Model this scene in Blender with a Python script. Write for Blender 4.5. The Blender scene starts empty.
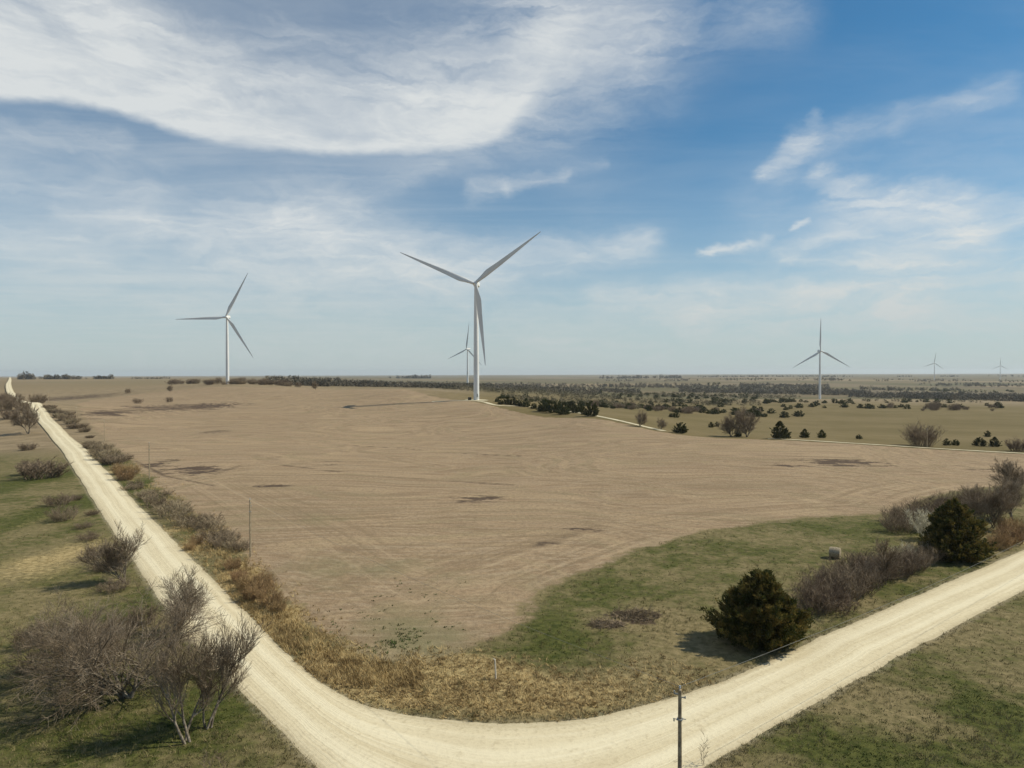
import bpy, math, random
import numpy as np
from math import radians, sin, cos, tan, atan2, asin, pi
rng = np.random.default_rng(7)
random.seed(7)
sc = bpy.context.scene
COL = sc.collection

# ------------------------------------------------------------------ camera
F = 710.0
CAM = np.array([0.0, 0.0, 30.0])
PITCH = math.atan(10.0 / F)
ROLL = radians(0.17)
fw = np.array([0, cos(PITCH), -sin(PITCH)])
r0 = np.array([1.0, 0, 0]); u0 = np.cross(r0, fw)
RV = r0 * cos(ROLL) - u0 * sin(ROLL)
UV = r0 * sin(ROLL) + u0 * cos(ROLL)
cam_d = bpy.data.cameras.new('camera'); cam = bpy.data.objects.new('camera', cam_d)
COL.objects.link(cam); sc.camera = cam
cam_d.sensor_width = 36; cam_d.lens = 36 * F / 1024
cam_d.clip_start = 0.5; cam_d.clip_end = 120000
from mathutils import Matrix, Vector, Euler
cam.matrix_world = Matrix(((RV[0], UV[0], -fw[0], CAM[0]), (RV[1], UV[1], -fw[1], CAM[1]), (RV[2], UV[2], -fw[2], CAM[2]), (0, 0, 0, 1)))
sc.render.resolution_x = 1024; sc.render.resolution_y = 768

def ray(u, v):
    d = fw + RV * ((u - 512) / F) + UV * ((384 - v) / F)
    return d / np.linalg.norm(d)

# ------------------------------------------------------------------ light
SUN_EL, SUN_AZ = radians(44), radians(80)      # azimuth from +Y (view direction) towards +X
sc.view_settings.view_transform = 'Standard'; sc.view_settings.look = 'None'
sc.view_settings.gamma = 1; sc.view_settings.use_curve_mapping = False
sc.view_settings.exposure = 0.0
sd = bpy.data.lights.new('sun', 'SUN'); sd.energy = 4.7; sd.angle = radians(0.6); sd.color = (1, .925, .74)
so = bpy.data.objects.new('sun', sd); COL.objects.link(so)
sdir = Vector((sin(SUN_AZ) * cos(SUN_EL), cos(SUN_AZ) * cos(SUN_EL), sin(SUN_EL)))
so.rotation_euler = sdir.to_track_quat('Z', 'Y').to_euler(); so.location = (0, 0, 300)

# ------------------------------------------------------------------ node helper
class NT:
    def __init__(s, tree): s.t = tree; s.n = tree.nodes; s.l = tree.links
    def new(s, kind, **kw):
        n = s.n.new(kind)
        for k, v in kw.items(): setattr(n, k, v)
        return n
    def put(s, sock, v):
        if isinstance(v, bpy.types.NodeSocket): s.l.new(v, sock)
        elif isinstance(v, bpy.types.Node): s.l.new(v.outputs[0], sock)
        elif v is not None:
            if hasattr(sock.default_value, '__len__') and len(sock.default_value) == 4 and len(v) == 3: v = (*v, 1)
            sock.default_value = v
    def m(s, op, a, b=None, c=None, clamp=False):
        n = s.new('ShaderNodeMath', operation=op, use_clamp=clamp)
        for i, x in enumerate((a, b, c)):
            if x is not None: s.put(n.inputs[i], x)
        return n.outputs[0]
    def vm(s, op, a, b=None, scale=None):
        n = s.new('ShaderNodeVectorMath', operation=op)
        s.put(n.inputs[0], a)
        if b is not None: s.put(n.inputs[1], b)
        if scale is not None: s.put(n.inputs['Scale'], scale)
        return n.outputs['Value'] if op in ('LENGTH', 'DOT_PRODUCT', 'DISTANCE') else n.outputs[0]
    def mr(s, v, a, b, c=0.0, d=1.0, smooth=True):
        n = s.new('ShaderNodeMapRange', interpolation_type='SMOOTHSTEP' if smooth else 'LINEAR')
        s.put(n.inputs[0], v); s.put(n.inputs[1], a); s.put(n.inputs[2], b); s.put(n.inputs[3], c); s.put(n.inputs[4], d)
        return n.outputs[0]
    def noise(s, vec, scale, detail=3, rough=.55, dist=0.0, color=False):
        n = s.new('ShaderNodeTexNoise'); s.put(n.inputs['Vector'], vec)
        n.inputs['Scale'].default_value = scale; n.inputs['Detail'].default_value = detail
        n.inputs['Roughness'].default_value = rough; n.inputs['Distortion'].default_value = dist
        return n.outputs[1] if color else n.outputs[0]
    def mix(s, f, a, b):
        n = s.new('ShaderNodeMix', data_type='RGBA')
        s.put(n.inputs[0], f); s.put(n.inputs[6], a); s.put(n.inputs[7], b)
        return n.outputs[2]
    def comb(s, x, y, z=0.0):
        n = s.new('ShaderNodeCombineXYZ'); s.put(n.inputs[0], x); s.put(n.inputs[1], y); s.put(n.inputs[2], z); return n.outputs[0]
    def sep(s, v):
        n = s.new('ShaderNodeSeparateXYZ'); s.put(n.inputs[0], v); return n.outputs
    def attr(s, name): return s.new('ShaderNodeAttribute', attribute_name=name).outputs['Fac']

# ------------------------------------------------------------------ world
w = bpy.data.worlds.new('World'); sc.world = w; w.use_nodes = True
W = NT(w.node_tree); W.n.clear()
sky = W.new('ShaderNodeTexSky', sky_type='NISHITA'); sky.sun_disc = False
sky.sun_elevation = SUN_EL; sky.sun_rotation = SUN_AZ; sky.air_density = 1.0; sky.dust_density = 0.35; sky.ozone_density = 1.6
SKY_STR = 0.085
gen = W.new('ShaderNodeTexCoord').outputs['Generated']
dirn = W.vm('NORMALIZE', gen)
dx, dy, dz = W.sep(dirn)
az = W.m('ARCTAN2', dx, dy); el = W.m('ARCSINE', dz)
P0 = W.comb(az, el)
def AE(u, v):
    d = ray(u, v); return (atan2(d[0], d[1]), asin(d[2]))
pxr = 1 / F
# wisps: warp the (azimuth, elevation) position
wn = W.noise(W.vm('MULTIPLY', P0, (1, 1.6, 1)), 5.5, 5, .6, 0.2, color=True)
warp = W.vm('MULTIPLY', W.vm('SUBTRACT', wn, (.5, .5, .5)), (.10, .075, 0))
wn2 = W.noise(W.vm('MULTIPLY', P0, (1, 2.0, 1)), 26, 5, .65, 0.0, color=True)
warp2 = W.vm('MULTIPLY', W.vm('SUBTRACT', wn2, (.5, .5, .5)), (.030, .022, 0))
P1 = W.vm('ADD', P0, W.vm('ADD', W.vm('SCALE', warp, scale=.55), warp2))
strokes = [  # u0 v0 u1 v1 half-width0 half-width1 strength
    (640, 60, 470, 135, 48, 34, .30), (640, 30, 780, 10, 30, 24, .28), (560, 20, 420, 110, 70, 50, .35),
    (0, 180, 150, 200, 20, 28, .34), (20, 252, 95, 262, 22, 28, .40), (0, 150, 200, 160, 14, 20, .12),
    (150, 240, 330, 250, 30, 48, .50), (300, 240, 460, 275, 42, 30, .55), (430, 275, 640, 245, 26, 14, .5),
    (350, 190, 440, 168, 16, 7, .22), (250, 215, 330, 225, 40, 30, .22), (440, 240, 560, 238, 10, 7, .15),
    (0, 300, 200, 305, 26, 26, .30), (200, 310, 700, 330, 40, 46, .35),
    (-20, 128, 120, 140, 12, 10, .30), (60, 212, 240, 232, 6, 10, .28), (-30, 228, 80, 238, 9, 9, .28), (240, 268, 300, 275, 8, 8, .3),
    (474, 193, 500, 188, 9, 7, .34), (505, 188, 565, 172, 7, 5, .30), (560, 172, 600, 160, 5, 4, .2),
    (760, 172, 805, 142, 6, 11, .42), (800, 145, 900, 122, 11, 10, .42), (900, 122, 1010, 88, 9, 10, .34), (812, 140, 818, 112, 5, 4, .2), (765, 172, 815, 182, 7, 6, .2),
    (815, 176, 880, 198, 8, 12, .6), (850, 212, 950, 218, 20, 18, .55), (900, 200, 1024, 205, 12, 7, .42), (970, 232, 1024, 220, 10, 6, .5),
    (700, 252, 772, 238, 4.5, 4.5, .8), (795, 228, 812, 220, 2.5, 2.5, .5), (775, 248, 870, 235, 5, 5, .42), (785, 258, 870, 270, 5, 6, .5),
    (970, 236, 880, 268, 13, 18, .7), (890, 280, 990, 250, 20, 12, .5), (870, 280, 810, 300, 20, 24, .55),
    (600, 298, 700, 308, 12, 20, .6), (690, 312, 900, 292, 20, 28, .6), (900, 300, 1060, 285, 28, 24, .6),
    (760, 185, 1040, 130, 26, 40, .10), (780, 240, 1040, 250, 40, 50, .20), (540, 150, 640, 240, 30, 30, .08),
    (560, 345, 1024, 330, 26, 34, .42), (0, 350, 560, 345, 20, 24, .25),
]
dens = None
for (a, b, c, d, w0, w1, s_) in strokes:
    A = AE(a, b); B = AE(c, d); ba = (B[0] - A[0], B[1] - A[1], 0); L2 = ba[0] ** 2 + ba[1] ** 2
    pa = W.vm('SUBTRACT', P1, (A[0], A[1], 0))
    h = W.m('MULTIPLY', W.vm('DOT_PRODUCT', pa, ba), 1 / L2, clamp=True)
    q = W.vm('LENGTH', W.vm('SUBTRACT', pa, W.vm('SCALE', ba, scale=h)))
    hw = W.m('MULTIPLY_ADD', h, (w1 - w0) * pxr * 2.1, w0 * pxr * 2.1)
    val = W.m('MULTIPLY', W.m('POWER', W.mr(W.m('DIVIDE', q, hw), 1.0, 0.0, 0.0, 1.0), 1.4), s_ * .88)
    # screen union: 1-(1-a)(1-b)
    dens = val if dens is None else W.m('SUBTRACT', W.m('ADD', dens, val), W.m('MULTIPLY', dens, val))
# streak texture running with the wind
rot = W.new('ShaderNodeMapping'); W.put(rot.inputs[0], P1); rot.inputs['Rotation'].default_value = (0, 0, radians(12)); rot.inputs['Scale'].default_value = (3.0, 11, 1)
st = W.noise(rot.outputs[0], 2.2, 6, .62, .9)
rotf = W.new('ShaderNodeMapping'); W.put(rotf.inputs[0], P1); rotf.inputs['Rotation'].default_value = (0, 0, radians(-18)); rotf.inputs['Scale'].default_value = (9, 46, 1)
fib = W.noise(rotf.outputs[0], 1.6, 5, .65, .5)
dens = W.m('MULTIPLY', dens, W.m('MULTIPLY', W.mr(st, .25, .70, .42, 1.28), W.mr(fib, .25, .75, .74, 1.24)))
# the great sheet with a crisp lower edge: the edge is a curve of elevation over azimuth
edge = [(-160, 104), (0, 104), (70, 108), (120, 114), (145, 122), (165, 131), (215, 144), (270, 152), (335, 156), (400, 154), (480, 149), (500, 141), (525, 122), (560, 98), (610, 74), (660, 40), (700, 0), (760, -80)]
ex = [AE(*p) for p in edge]
xs = [e[0] for e in ex]; ys = [e[1] for e in ex]; x0, x1, y0, y1 = min(xs), max(xs), min(ys), max(ys)
Pn = W.vm('ADD', P0, W.vm('ADD', W.vm('SCALE', warp, scale=.26), W.vm('SCALE', warp2, scale=.45)))
pz, pe, _ = W.sep(Pn)
fc = W.new('ShaderNodeFloatCurve'); cv = fc.mapping.curves[0]
cx = W.mr(pz, x0, x1, 0, 1, smooth=False); W.put(fc.inputs['Value'], cx)
while len(cv.points) < len(ex): cv.points.new(.5, .5)
for i, e in enumerate(ex):
    cv.points[i].location = ((e[0] - x0) / (x1 - x0), (e[1] - y0) / (y1 - y0))
fc.mapping.update()
edge_el = W.m('MULTIPLY_ADD', fc.outputs[0], y1 - y0, y0)
hgt = W.m('SUBTRACT', pe, edge_el)                     # height over the edge, radians
soft = W.mr(pz, AE(480, 150)[0], AE(600, 80)[0], 9 * pxr, 62 * pxr)
bott = W.mr(W.m('DIVIDE', hgt, soft), -.3, 1.0)
top = W.mr(W.m('SUBTRACT', hgt, W.m('MULTIPLY', W.m('SUBTRACT', st, .5), .16)), 30 * pxr, 125 * pxr, 1.0, .16)
left_thick = W.mr(pz, AE(260, 60)[0], AE(40, 60)[0], 0, .20)
rt = W.mr(pz, AE(520, 100)[0], AE(770, 60)[0], 1.0, 0.0)
rot2 = W.new('ShaderNodeMapping'); W.put(rot2.inputs[0], Pn); rot2.inputs['Rotation'].default_value = (0, 0, radians(24)); rot2.inputs['Scale'].default_value = (2.0, 8, 1)
st2 = W.noise(rot2.outputs[0], 2.4, 6, .6, .7)
sheet = W.m('MULTIPLY', W.m('MULTIPLY', bott, W.m('ADD', top, left_thick)), W.m('MULTIPLY', rt, W.m('MULTIPLY', W.mr(st2, .3, .65, .66, 1.05), W.mr(fib, .25, .75, .86, 1.1))))
sheet = W.m('MINIMUM', W.m('MULTIPLY', sheet, .90), .90)
front = W.m('MULTIPLY', W.mr(dy, 0.0, .25), 1.0)
sheet = W.m('MULTIPLY', sheet, front)
dens = W.m('SUBTRACT', W.m('ADD', dens, sheet), W.m('MULTIPLY', dens, sheet))
# generic thin cirrus elsewhere and pale veil to the horizon
cp = W.vm('MULTIPLY', dirn, (1, 1, 0)); zc = W.m('MAXIMUM', dz, .03)
plane = W.vm('SCALE', cp, scale=W.m('DIVIDE', 1.0, zc))
rot3 = W.new('ShaderNodeMapping'); W.put(rot3.inputs[0], plane); rot3.inputs['Rotation'].default_value = (0, 0, .5); rot3.inputs['Scale'].default_value = (.35, 1.0, 1)
cir = W.noise(rot3.outputs[0], 1.1, 7, .6, .6)
leftv = W.mr(az, .25, -.45, .04, .30)
veil = W.m('ADD', W.m('MULTIPLY', W.mr(cir, .38, .75), W.m('ADD', leftv, .05)), W.mr(az, .12, -.35, 0.0, .16))
dens = W.m('SUBTRACT', W.m('ADD', dens, veil), W.m('MULTIPLY', dens, veil))
hz = W.m('MULTIPLY', W.m('POWER', W.mr(el, .42, 0.0, smooth=False), 2.5), .86)
dens = W.m('SUBTRACT', W.m('ADD', dens, hz), W.m('MULTIPLY', dens, hz), clamp=True)
hsv = W.new('ShaderNodeHueSaturation'); W.put(hsv.inputs['Color'], W.vm('MULTIPLY', sky.outputs[0], (.38, .82, 1.0))); hsv.inputs['Saturation'].default_value = 1.0; hsv.inputs['Value'].default_value = 1.0
cc = W.mix(W.mr(el, 0, .22), (6.3, 6.95, 6.95), (8.7, 9.0, 8.95))
col = W.mix(dens, hsv.outputs[0], cc)
bg = W.new('ShaderNodeBackground'); W.put(bg.inputs[0], col); bg.inputs[1].default_value = SKY_STR
out = W.new('ShaderNodeOutputWorld'); W.l.new(bg.outputs[0], out.inputs[0])

# ------------------------------------------------------------------ terrain height
def nat(u, v, Y):      # point seen at pixel (u,v) at depth Y
    d = ray(u, v); t = Y / d[1]; return CAM + d * t
ctrl = []
for az_ in range(-70, 71, 20):
    for r in (20, 60, 110, 160, 215):
        ctrl.append((r * sin(radians(az_)), r * cos(radians(az_)), 0.0))
tp = [(512, 450, 292), (300, 450, 288), (400, 430, 400), (300, 420, 440), (520, 425, 410), (476, 400, 551), (430, 402, 545), (600, 419, 408), (661, 431, 352), (780, 440, 327), (900, 446.5, 303), (1024, 453, 283),
      (1024, 480, 205), (720, 437, 338), (300, 388.5, 760), (400, 389.5, 660), (200, 388, 850), (350, 400, 590), (250, 400, 600),
      (150, 430, 392), (57, 431.5, 372), (110, 445, 300), (28, 404.4, 500), (12.5, 403, 695), (3, 386, 1180), (0, 381, 2250), (100, 403, 620), (80, 395, 850), (0, 425, 420), (130, 384, 1500),
      (227, 383.5, 925), (200, 381, 2000), (200, 378.3, 4500), (100, 377.5, 9000), (20, 378, 5000), (250, 376.6, 15000),
      (350, 392, 950), (400, 390, 1050), (467, 386, 1700), (400, 384.5, 2600), (350, 381, 3500), (450, 379.5, 5200), (450, 376.5, 12000),
      (600, 407, 720), (600, 401, 1050), (560, 405, 800), (620, 394.5, 1500), (620, 388, 2500), (640, 381.5, 4000), (620, 378, 8000), (640, 375.5, 14000),
      (900, 430, 480), (760, 425, 520), (1010, 430, 470), (820, 408, 850), (950, 412, 760), (1024, 409, 850), (700, 409, 820), (820, 399, 1387), (950, 401, 1300), (860, 395, 1900), (980, 397, 1750), (750, 394, 1900), (900, 388.5, 2700), (1010, 388, 2800), (760, 386, 2800),
      (900, 381, 4200), (1000, 379.5, 5400), (760, 379, 4500), (900, 376.5, 9000), (1010, 376, 9000), (760, 376, 10000), (880, 374.6, 16000)]
for (u, v, Y) in tp:
    ctrl.append(tuple(nat(u, v, Y)))
ctrl = np.array(ctrl)
def warpc(x, y):
    r = np.hypot(x, y); a = np.arctan2(x, y)
    a = np.clip(a, -1.15, 1.15)
    return np.stack([a * 2.2, np.log(np.clip(r, 25, 16000) / 100.0)], -1), r, np.abs(np.arctan2(x, y))
def tps(d2): return d2 * np.log(d2 + 1e-12) * .5
cw, _, _ = warpc(ctrl[:, 0], ctrl[:, 1])
n = len(ctrl)
K = tps(((cw[:, None] - cw[None]) ** 2).sum(-1)) + np.eye(n) * 0.002
rr = np.hypot(ctrl[:, 0], ctrl[:, 1])
val_scale = 1.0
Pm = np.hstack([np.ones((n, 1)), cw])
AA = np.block([[K, Pm], [Pm.T, np.zeros((3, 3))]])
sol = np.linalg.solve(AA, np.concatenate([ctrl[:, 2], np.zeros(3)]))
def H(x, y):
    x = np.atleast_1d(np.asarray(x, float)); y = np.atleast_1d(np.asarray(y, float))
    shp = x.shape; x = x.ravel(); y = y.ravel(); out = np.empty(len(x))
    for i in range(0, len(x), 40000):
        q, r, a = warpc(x[i:i + 40000], y[i:i + 40000])
        z = tps(((q[:, None] - cw[None]) ** 2).sum(-1)) @ sol[:n] + sol[n] + q @ sol[n + 1:]
        t = np.clip((r - 45) / 110, 0, 1); z = z * t * t * (3 - 2 * t)
        t = np.clip((a - 1.0) / .7, 0, 1); z = z * (1 - t * t * (3 - 2 * t))
        xx, yy = x[i:i + 40000], y[i:i + 40000]
        f = np.clip(r / 400, 0, 1)
        z = z + f * (.35 * np.sin(xx / 47 + 1.3) * np.sin(yy / 61) + .25 * np.sin(xx / 23 - yy / 31)) + np.clip((r - 1200) / 2500, 0, 1) * 2.0 * np.sin(xx / 410 + 2) * np.sin(yy / 530)
        out[i:i + 40000] = z
    return out.reshape(shp)
def h1(x, y): return float(H(x, y)[0])
def G(u, v, lift=0.0):         # where the ray through (u, v) meets the ground
    d = ray(u, v)
    t = 35 * 1.006 ** np.arange(1150)
    p = CAM[None] + d[None] * t[:, None]
    below = p[:, 2] < H(p[:, 0], p[:, 1]) + lift
    i = int(np.argmax(below)) if below.any() else len(t) - 1
    lo, hi = t[max(i - 1, 0)], t[i]
    for _ in range(9):
        mid = .5 * (lo + hi); q = CAM + d * mid
        if q[2] < h1(q[0], q[1]) + lift: hi = mid
        else: lo = mid
    q = CAM + d * hi; return (float(q[0]), float(q[1]))
def YD(u, Y):                   # ground point in direction u at depth Y
    return ((u - 512) / F * Y, Y)

# ------------------------------------------------------------------ geometry helpers
def finish(o, label=None, cat=None, group=None, kind=None):
    if label: o['label'] = label
    if cat: o['category'] = cat
    if group: o['group'] = group
    if kind: o['kind'] = kind
    return o
def mesh_np(name, V, Fc, mats, nverts=3, smooth=False, attrs=None, fmat=None):
    me = bpy.data.meshes.new(name); V = np.asarray(V, np.float32); Fc = np.asarray(Fc, np.int32)
    me.vertices.add(len(V)); me.vertices.foreach_set('co', V.ravel())
    nf = len(Fc); me.loops.add(nf * nverts); me.polygons.add(nf)
    me.loops.foreach_set('vertex_index', Fc.ravel())
    me.polygons.foreach_set('loop_start', np.arange(nf, dtype=np.int32) * nverts)
    me.polygons.foreach_set('loop_total', np.full(nf, nverts, np.int32))
    if smooth: me.polygons.foreach_set('use_smooth', np.ones(nf, bool))
    for m_ in (mats if isinstance(mats, (list, tuple)) else [mats]): me.materials.append(m_)
    if fmat is not None: me.polygons.foreach_set('material_index', np.asarray(fmat, np.int32))
    me.update(calc_edges=True)
    for k, a in (attrs or {}).items():
        at = me.attributes.new(k, 'FLOAT', 'POINT'); at.data.foreach_set('value', np.asarray(a, np.float32))
    return me
def link(name, me, parent=None, loc=None, rotz=None, scale=None):
    o = bpy.data.objects.new(name, me); COL.objects.link(o)
    if parent: o.parent = parent
    if loc is not None: o.location = loc
    if rotz is not None: o.rotation_euler = (0, 0, rotz)
    if scale is not None: o.scale = scale if hasattr(scale, '__len__') else (scale,) * 3
    return o
def tubes(segs, sides=4, caps=False):          # segs: (n, 8) p0 p1 r0 r1
    S = np.asarray(segs, float); p0, p1, ra, rb = S[:, :3], S[:, 3:6], S[:, 6], S[:, 7]
    d = p1 - p0; d /= np.linalg.norm(d, axis=1, keepdims=True) + 1e-9
    ref = np.where(np.abs(d[:, 2:3]) < .9, np.array([[0, 0, 1.0]]), np.array([[1.0, 0, 0]]))
    a = np.cross(d, ref); a /= np.linalg.norm(a, axis=1, keepdims=True); b = np.cross(d, a)
    ang = np.arange(sides) * 2 * pi / sides
    c, s_ = np.cos(ang), np.sin(ang)
    ring = a[:, None] * c[None, :, None] + b[:, None] * s_[None, :, None]
    V = np.concatenate([p0[:, None] + ring * ra[:, None, None], p1[:, None] + ring * rb[:, None, None]], 1)
    m_ = len(S); base = (np.arange(m_) * 2 * sides)[:, None]
    k = np.arange(sides); kn = (k + 1) % sides
    Fq = np.stack([base + k, base + kn, base + kn + sides, base + k + sides], -1).reshape(-1, 4)
    return V.reshape(-1, 3), Fq
def tri2(Fq): return np.concatenate([Fq[:, [0, 1, 2]], Fq[:, [0, 2, 3]]])
class MB:                                        # small hand-built meshes
    def __init__(s): s.v = []; s.f = []
    def add(s, V, Fc):
        b = len(s.v); s.v += [tuple(map(float, p)) for p in V]; s.f += [tuple(int(i) + b for i in f) for f in Fc]
    def tube(s, p0, p1, r0, r1=None, sides=12):
        r1 = r0 if r1 is None else r1
        V, Fq = tubes([[*p0, *p1, r0, r1]], sides); s.add(V, list(Fq) + [list(range(sides))[::-1], list(range(sides, 2 * sides))])
    def box(s, c, d, rot=0):
        x, y, z = [q / 2 for q in d]; cr, sr = cos(rot), sin(rot)
        V = [(c[0] + cr * i * x - sr * j * y, c[1] + sr * i * x + cr * j * y, c[2] + k * z) for i in (-1, 1) for j in (-1, 1) for k in (-1, 1)]
        s.add(V, [(0, 1, 3, 2), (4, 6, 7, 5), (0, 4, 5, 1), (2, 3, 7, 6), (0, 2, 6, 4), (1, 5, 7, 3)])
    def loft(s, rings):
        n_ = len(rings[0]); b = []
        for r in rings: b += list(r)
        Fs = [(i * n_ + k, i * n_ + (k + 1) % n_, (i + 1) * n_ + (k + 1) % n_, (i + 1) * n_ + k) for i in range(len(rings) - 1) for k in range(n_)]
        Fs.append(tuple(range(n_))[::-1]); Fs.append(tuple(range((len(rings) - 1) * n_, len(rings) * n_)))
        s.add(b, Fs)
    def mesh(s, name, m_, smooth=True, bevel=0):
        me = bpy.data.meshes.new(name); me.from_pydata(s.v, [], s.f); me.materials.append(m_); me.update()
        if smooth:
            me.polygons.foreach_set('use_smooth', [True] * len(me.polygons))
            me.set_sharp_from_angle(angle=radians(40))
        return me

# ------------------------------------------------------------------ materials
def mat(name, rough=.9, spec=.2):
    m_ = bpy.data.materials.new(name); m_.use_nodes = True; N = NT(m_.node_tree)
    b = N.n['Principled BSDF']; b.inputs['Roughness'].default_value = rough
    b.inputs['Specular IOR Level'].default_value = spec
    return m_, N, b
def simple(name, c1, c2, scale, rough=.9, spec=.15, detail=3, lo=.35, hi=.65, space='Object', bump=0, objvar=0.0):
    m_, N, b = mat(name, rough, spec)
    tc = N.new('ShaderNodeTexCoord').outputs['Object'] if space == 'Object' else N.new('ShaderNodeNewGeometry').outputs['Position']
    nz = N.noise(tc, scale, detail)
    c = N.mix(N.mr(nz, lo, hi), c1, c2)
    if objvar:
        oi = N.new('ShaderNodeObjectInfo').outputs['Random']
        h_ = N.new('ShaderNodeHueSaturation'); N.put(h_.inputs['Color'], c); N.put(h_.inputs['Value'], N.mr(oi, 0, 1, 1 - objvar, 1 + objvar, smooth=False)); N.put(h_.inputs['Hue'], N.mr(oi, 0, 1, .49, .508, smooth=False)); c = h_.outputs[0]
    N.put(b.inputs['Base Color'], c)
    if bump:
        bp = N.new('ShaderNodeBump'); bp.inputs['Strength'].default_value = bump; N.put(bp.inputs['Height'], nz); N.put(b.inputs['Normal'], bp.outputs[0])
    return m_
M = {}
M['bark'] = simple('bark', (.12, .095, .070), (.27, .23, .18), 3.0, bump=.3)
M['twig'] = simple('twig', (.155, .115, .075), (.30, .24, .175), .5, space='Position')
M['brush'] = simple('brush_twig', (.125, .092, .064), (.26, .20, .14), .35, space='Position', objvar=.18)
M['hedge'] = simple('hedge_twig', (.165, .128, .085), (.34, .27, .18), .35, space='Position', objvar=.25)
M['tan_brush'] = simple('tan_brush_twig', (.22, .145, .075), (.40, .27, .14), .5, space='Position', objvar=.1)
M['bud'] = simple('pale_blossom', (.40, .36, .25), (.62, .57, .43), 1.0, space='Position')
M['cedar'] = simple('cedar_foliage', (.032, .042, .015), (.11, .105, .038), 1.1, detail=4, objvar=.2, lo=.38, hi=.68)
M['cedar_warm'] = None
M['cedar_warm'] = simple('cedar_foliage_bronze', (.050, .058, .017), (.24, .175, .052), .9, detail=4, lo=.4, hi=.7)
for k_ in ('cedar', 'cedar_warm'):
    N_ = NT(M[k_].node_tree); b_ = N_.n['Principled BSDF']; tr_ = N_.new('ShaderNodeBsdfTranslucent'); mx_ = N_.new('ShaderNodeMixShader'); mx_.inputs[0].default_value = .3
    N_.l.new(b_.inputs['Base Color'].links[0].from_socket, tr_.inputs['Color'])
    N_.l.new(b_.outputs[0], mx_.inputs[1]); N_.l.new(tr_.outputs[0], mx_.inputs[2]); N_.l.new(mx_.outputs[0], N_.n['Material Output'].inputs[0])
M['woods'] = simple('distant_woods', (.085, .076, .056), (.19, .160, .115), .02, space='Position', detail=5)
M['drygrass'] = simple('dry_grass_blades', (.28, .195, .088), (.52, .39, .19), .35, space='Position', detail=5)
M['grass'] = simple('green_grass_blades', (.034, .052, .010), (.085, .105, .026), .4, space='Position', detail=5)
M['brownwoods'] = simple('bare_brown_woods', (.10, .092, .05), (.23, .19, .12), .03, space='Position', detail=5)
M['palegrass'] = simple('pale_grass_blades', (.15, .125, .055), (.27, .22, .11), .4, space='Position', detail=5)
M['weed'] = simple('weed_leaves', (.035, .060, .016), (.085, .115, .03), 2, space='Position')
M['white'] = simple('turbine_white', (.70, .70, .69), (.77, .77, .76), .05, rough=.45, spec=.4)
M['grey_metal'] = simple('grey_metal', (.22, .23, .22), (.30, .31, .30), 2, rough=.5, spec=.4)
M['dark'] = simple('dark_metal', (.03, .03, .03), (.06, .06, .06), 2, rough=.6)
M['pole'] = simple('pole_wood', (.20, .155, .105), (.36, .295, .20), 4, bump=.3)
M['postw'] = simple('grey_post_wood', (.48, .43, .35), (.66, .60, .50), 4)
M['bale'] = simple('weathered_hay', (.22, .18, .125), (.40, .335, .235), 6, bump=.6, detail=6)
M['concrete'] = simple('concrete', (.42, .41, .38), (.5, .48, .44), 1)
M['porcelain'] = simple('insulator', (.35, .38, .40), (.45, .47, .5), 1, rough=.3, spec=.5)
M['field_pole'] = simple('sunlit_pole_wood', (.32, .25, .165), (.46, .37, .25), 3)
M['wire'] = simple('wire', (.17, .165, .15), (.24, .23, .2), 1, rough=.5)

# ------------------------------------------------------------------ layout in world coordinates
def gp(*pts): return [G(u, v) for (u, v) in pts]
def seg_dist(X, Y, poly, closed=True):
    P = np.array(poly); Q = np.roll(P, -1, 0) if closed else P[1:]; P = P if closed else P[:-1]
    d = np.full(X.shape, 1e18)
    for (ax, ay), (bx, by) in zip(P, Q):
        vx, vy = bx - ax, by - ay; L = vx * vx + vy * vy + 1e-9
        t = np.clip(((X - ax) * vx + (Y - ay) * vy) / L, 0, 1)
        d = np.minimum(d, (X - ax - t * vx) ** 2 + (Y - ay - t * vy) ** 2)
    return np.sqrt(d)
def inside(X, Y, poly):
    r = np.zeros(X.shape, bool); n_ = len(poly)
    for i in range(n_):
        (ax, ay), (bx, by) = poly[i], poly[(i + 1) % n_]
        c = ((ay > Y) != (by > Y)); t = (Y - ay) / ((by - ay) if by != ay else 1e-9)
        r ^= c & (X < ax + t * (bx - ax))
    return r
def sd(X, Y, poly):
    d = seg_dist(X, Y, poly); return np.where(inside(X, Y, poly), d, -d)

# roads -------------------------------------------------------------
dl = np.array([-.577, .816]); dr = np.array([.793, .610])
in_l = np.array([-31.9, 86.6]); in_r = np.array([34.7, 80.0])
nl = np.array([-.816, -.577]); nr = np.array([.610, -.793])      # towards the outer side
WID = 8.0
left_c = [in_l + nl * WID / 2, in_l + dl * 120 + nl * WID / 2, np.array([-170, 275.5]), np.array([-237.7, 370]), np.array([-283, 430]), np.array([-337, 500]), np.array([-400, 590]), np.array([-482, 698]), np.array([-600, 850]), np.array([-838, 1180]), np.array([-1590, 2250]), np.array([-3500, 4950])]
right_c = [in_r + nr * WID / 2, in_r + dr * 60 + nr * WID / 2, in_r + dr * 160 + nr * WID / 2, in_r + dr * 500 + nr * WID / 2]
def chaikin(p, k=3):
    p = [np.array(q, float) for q in p]
    for _ in range(k):
        o = [p[0]]
        for a, b in zip(p[:-1], p[1:]): o += [a * .75 + b * .25, a * .25 + b * .75]
        o.append(p[-1]); p = o
    return np.array(p)
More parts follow.
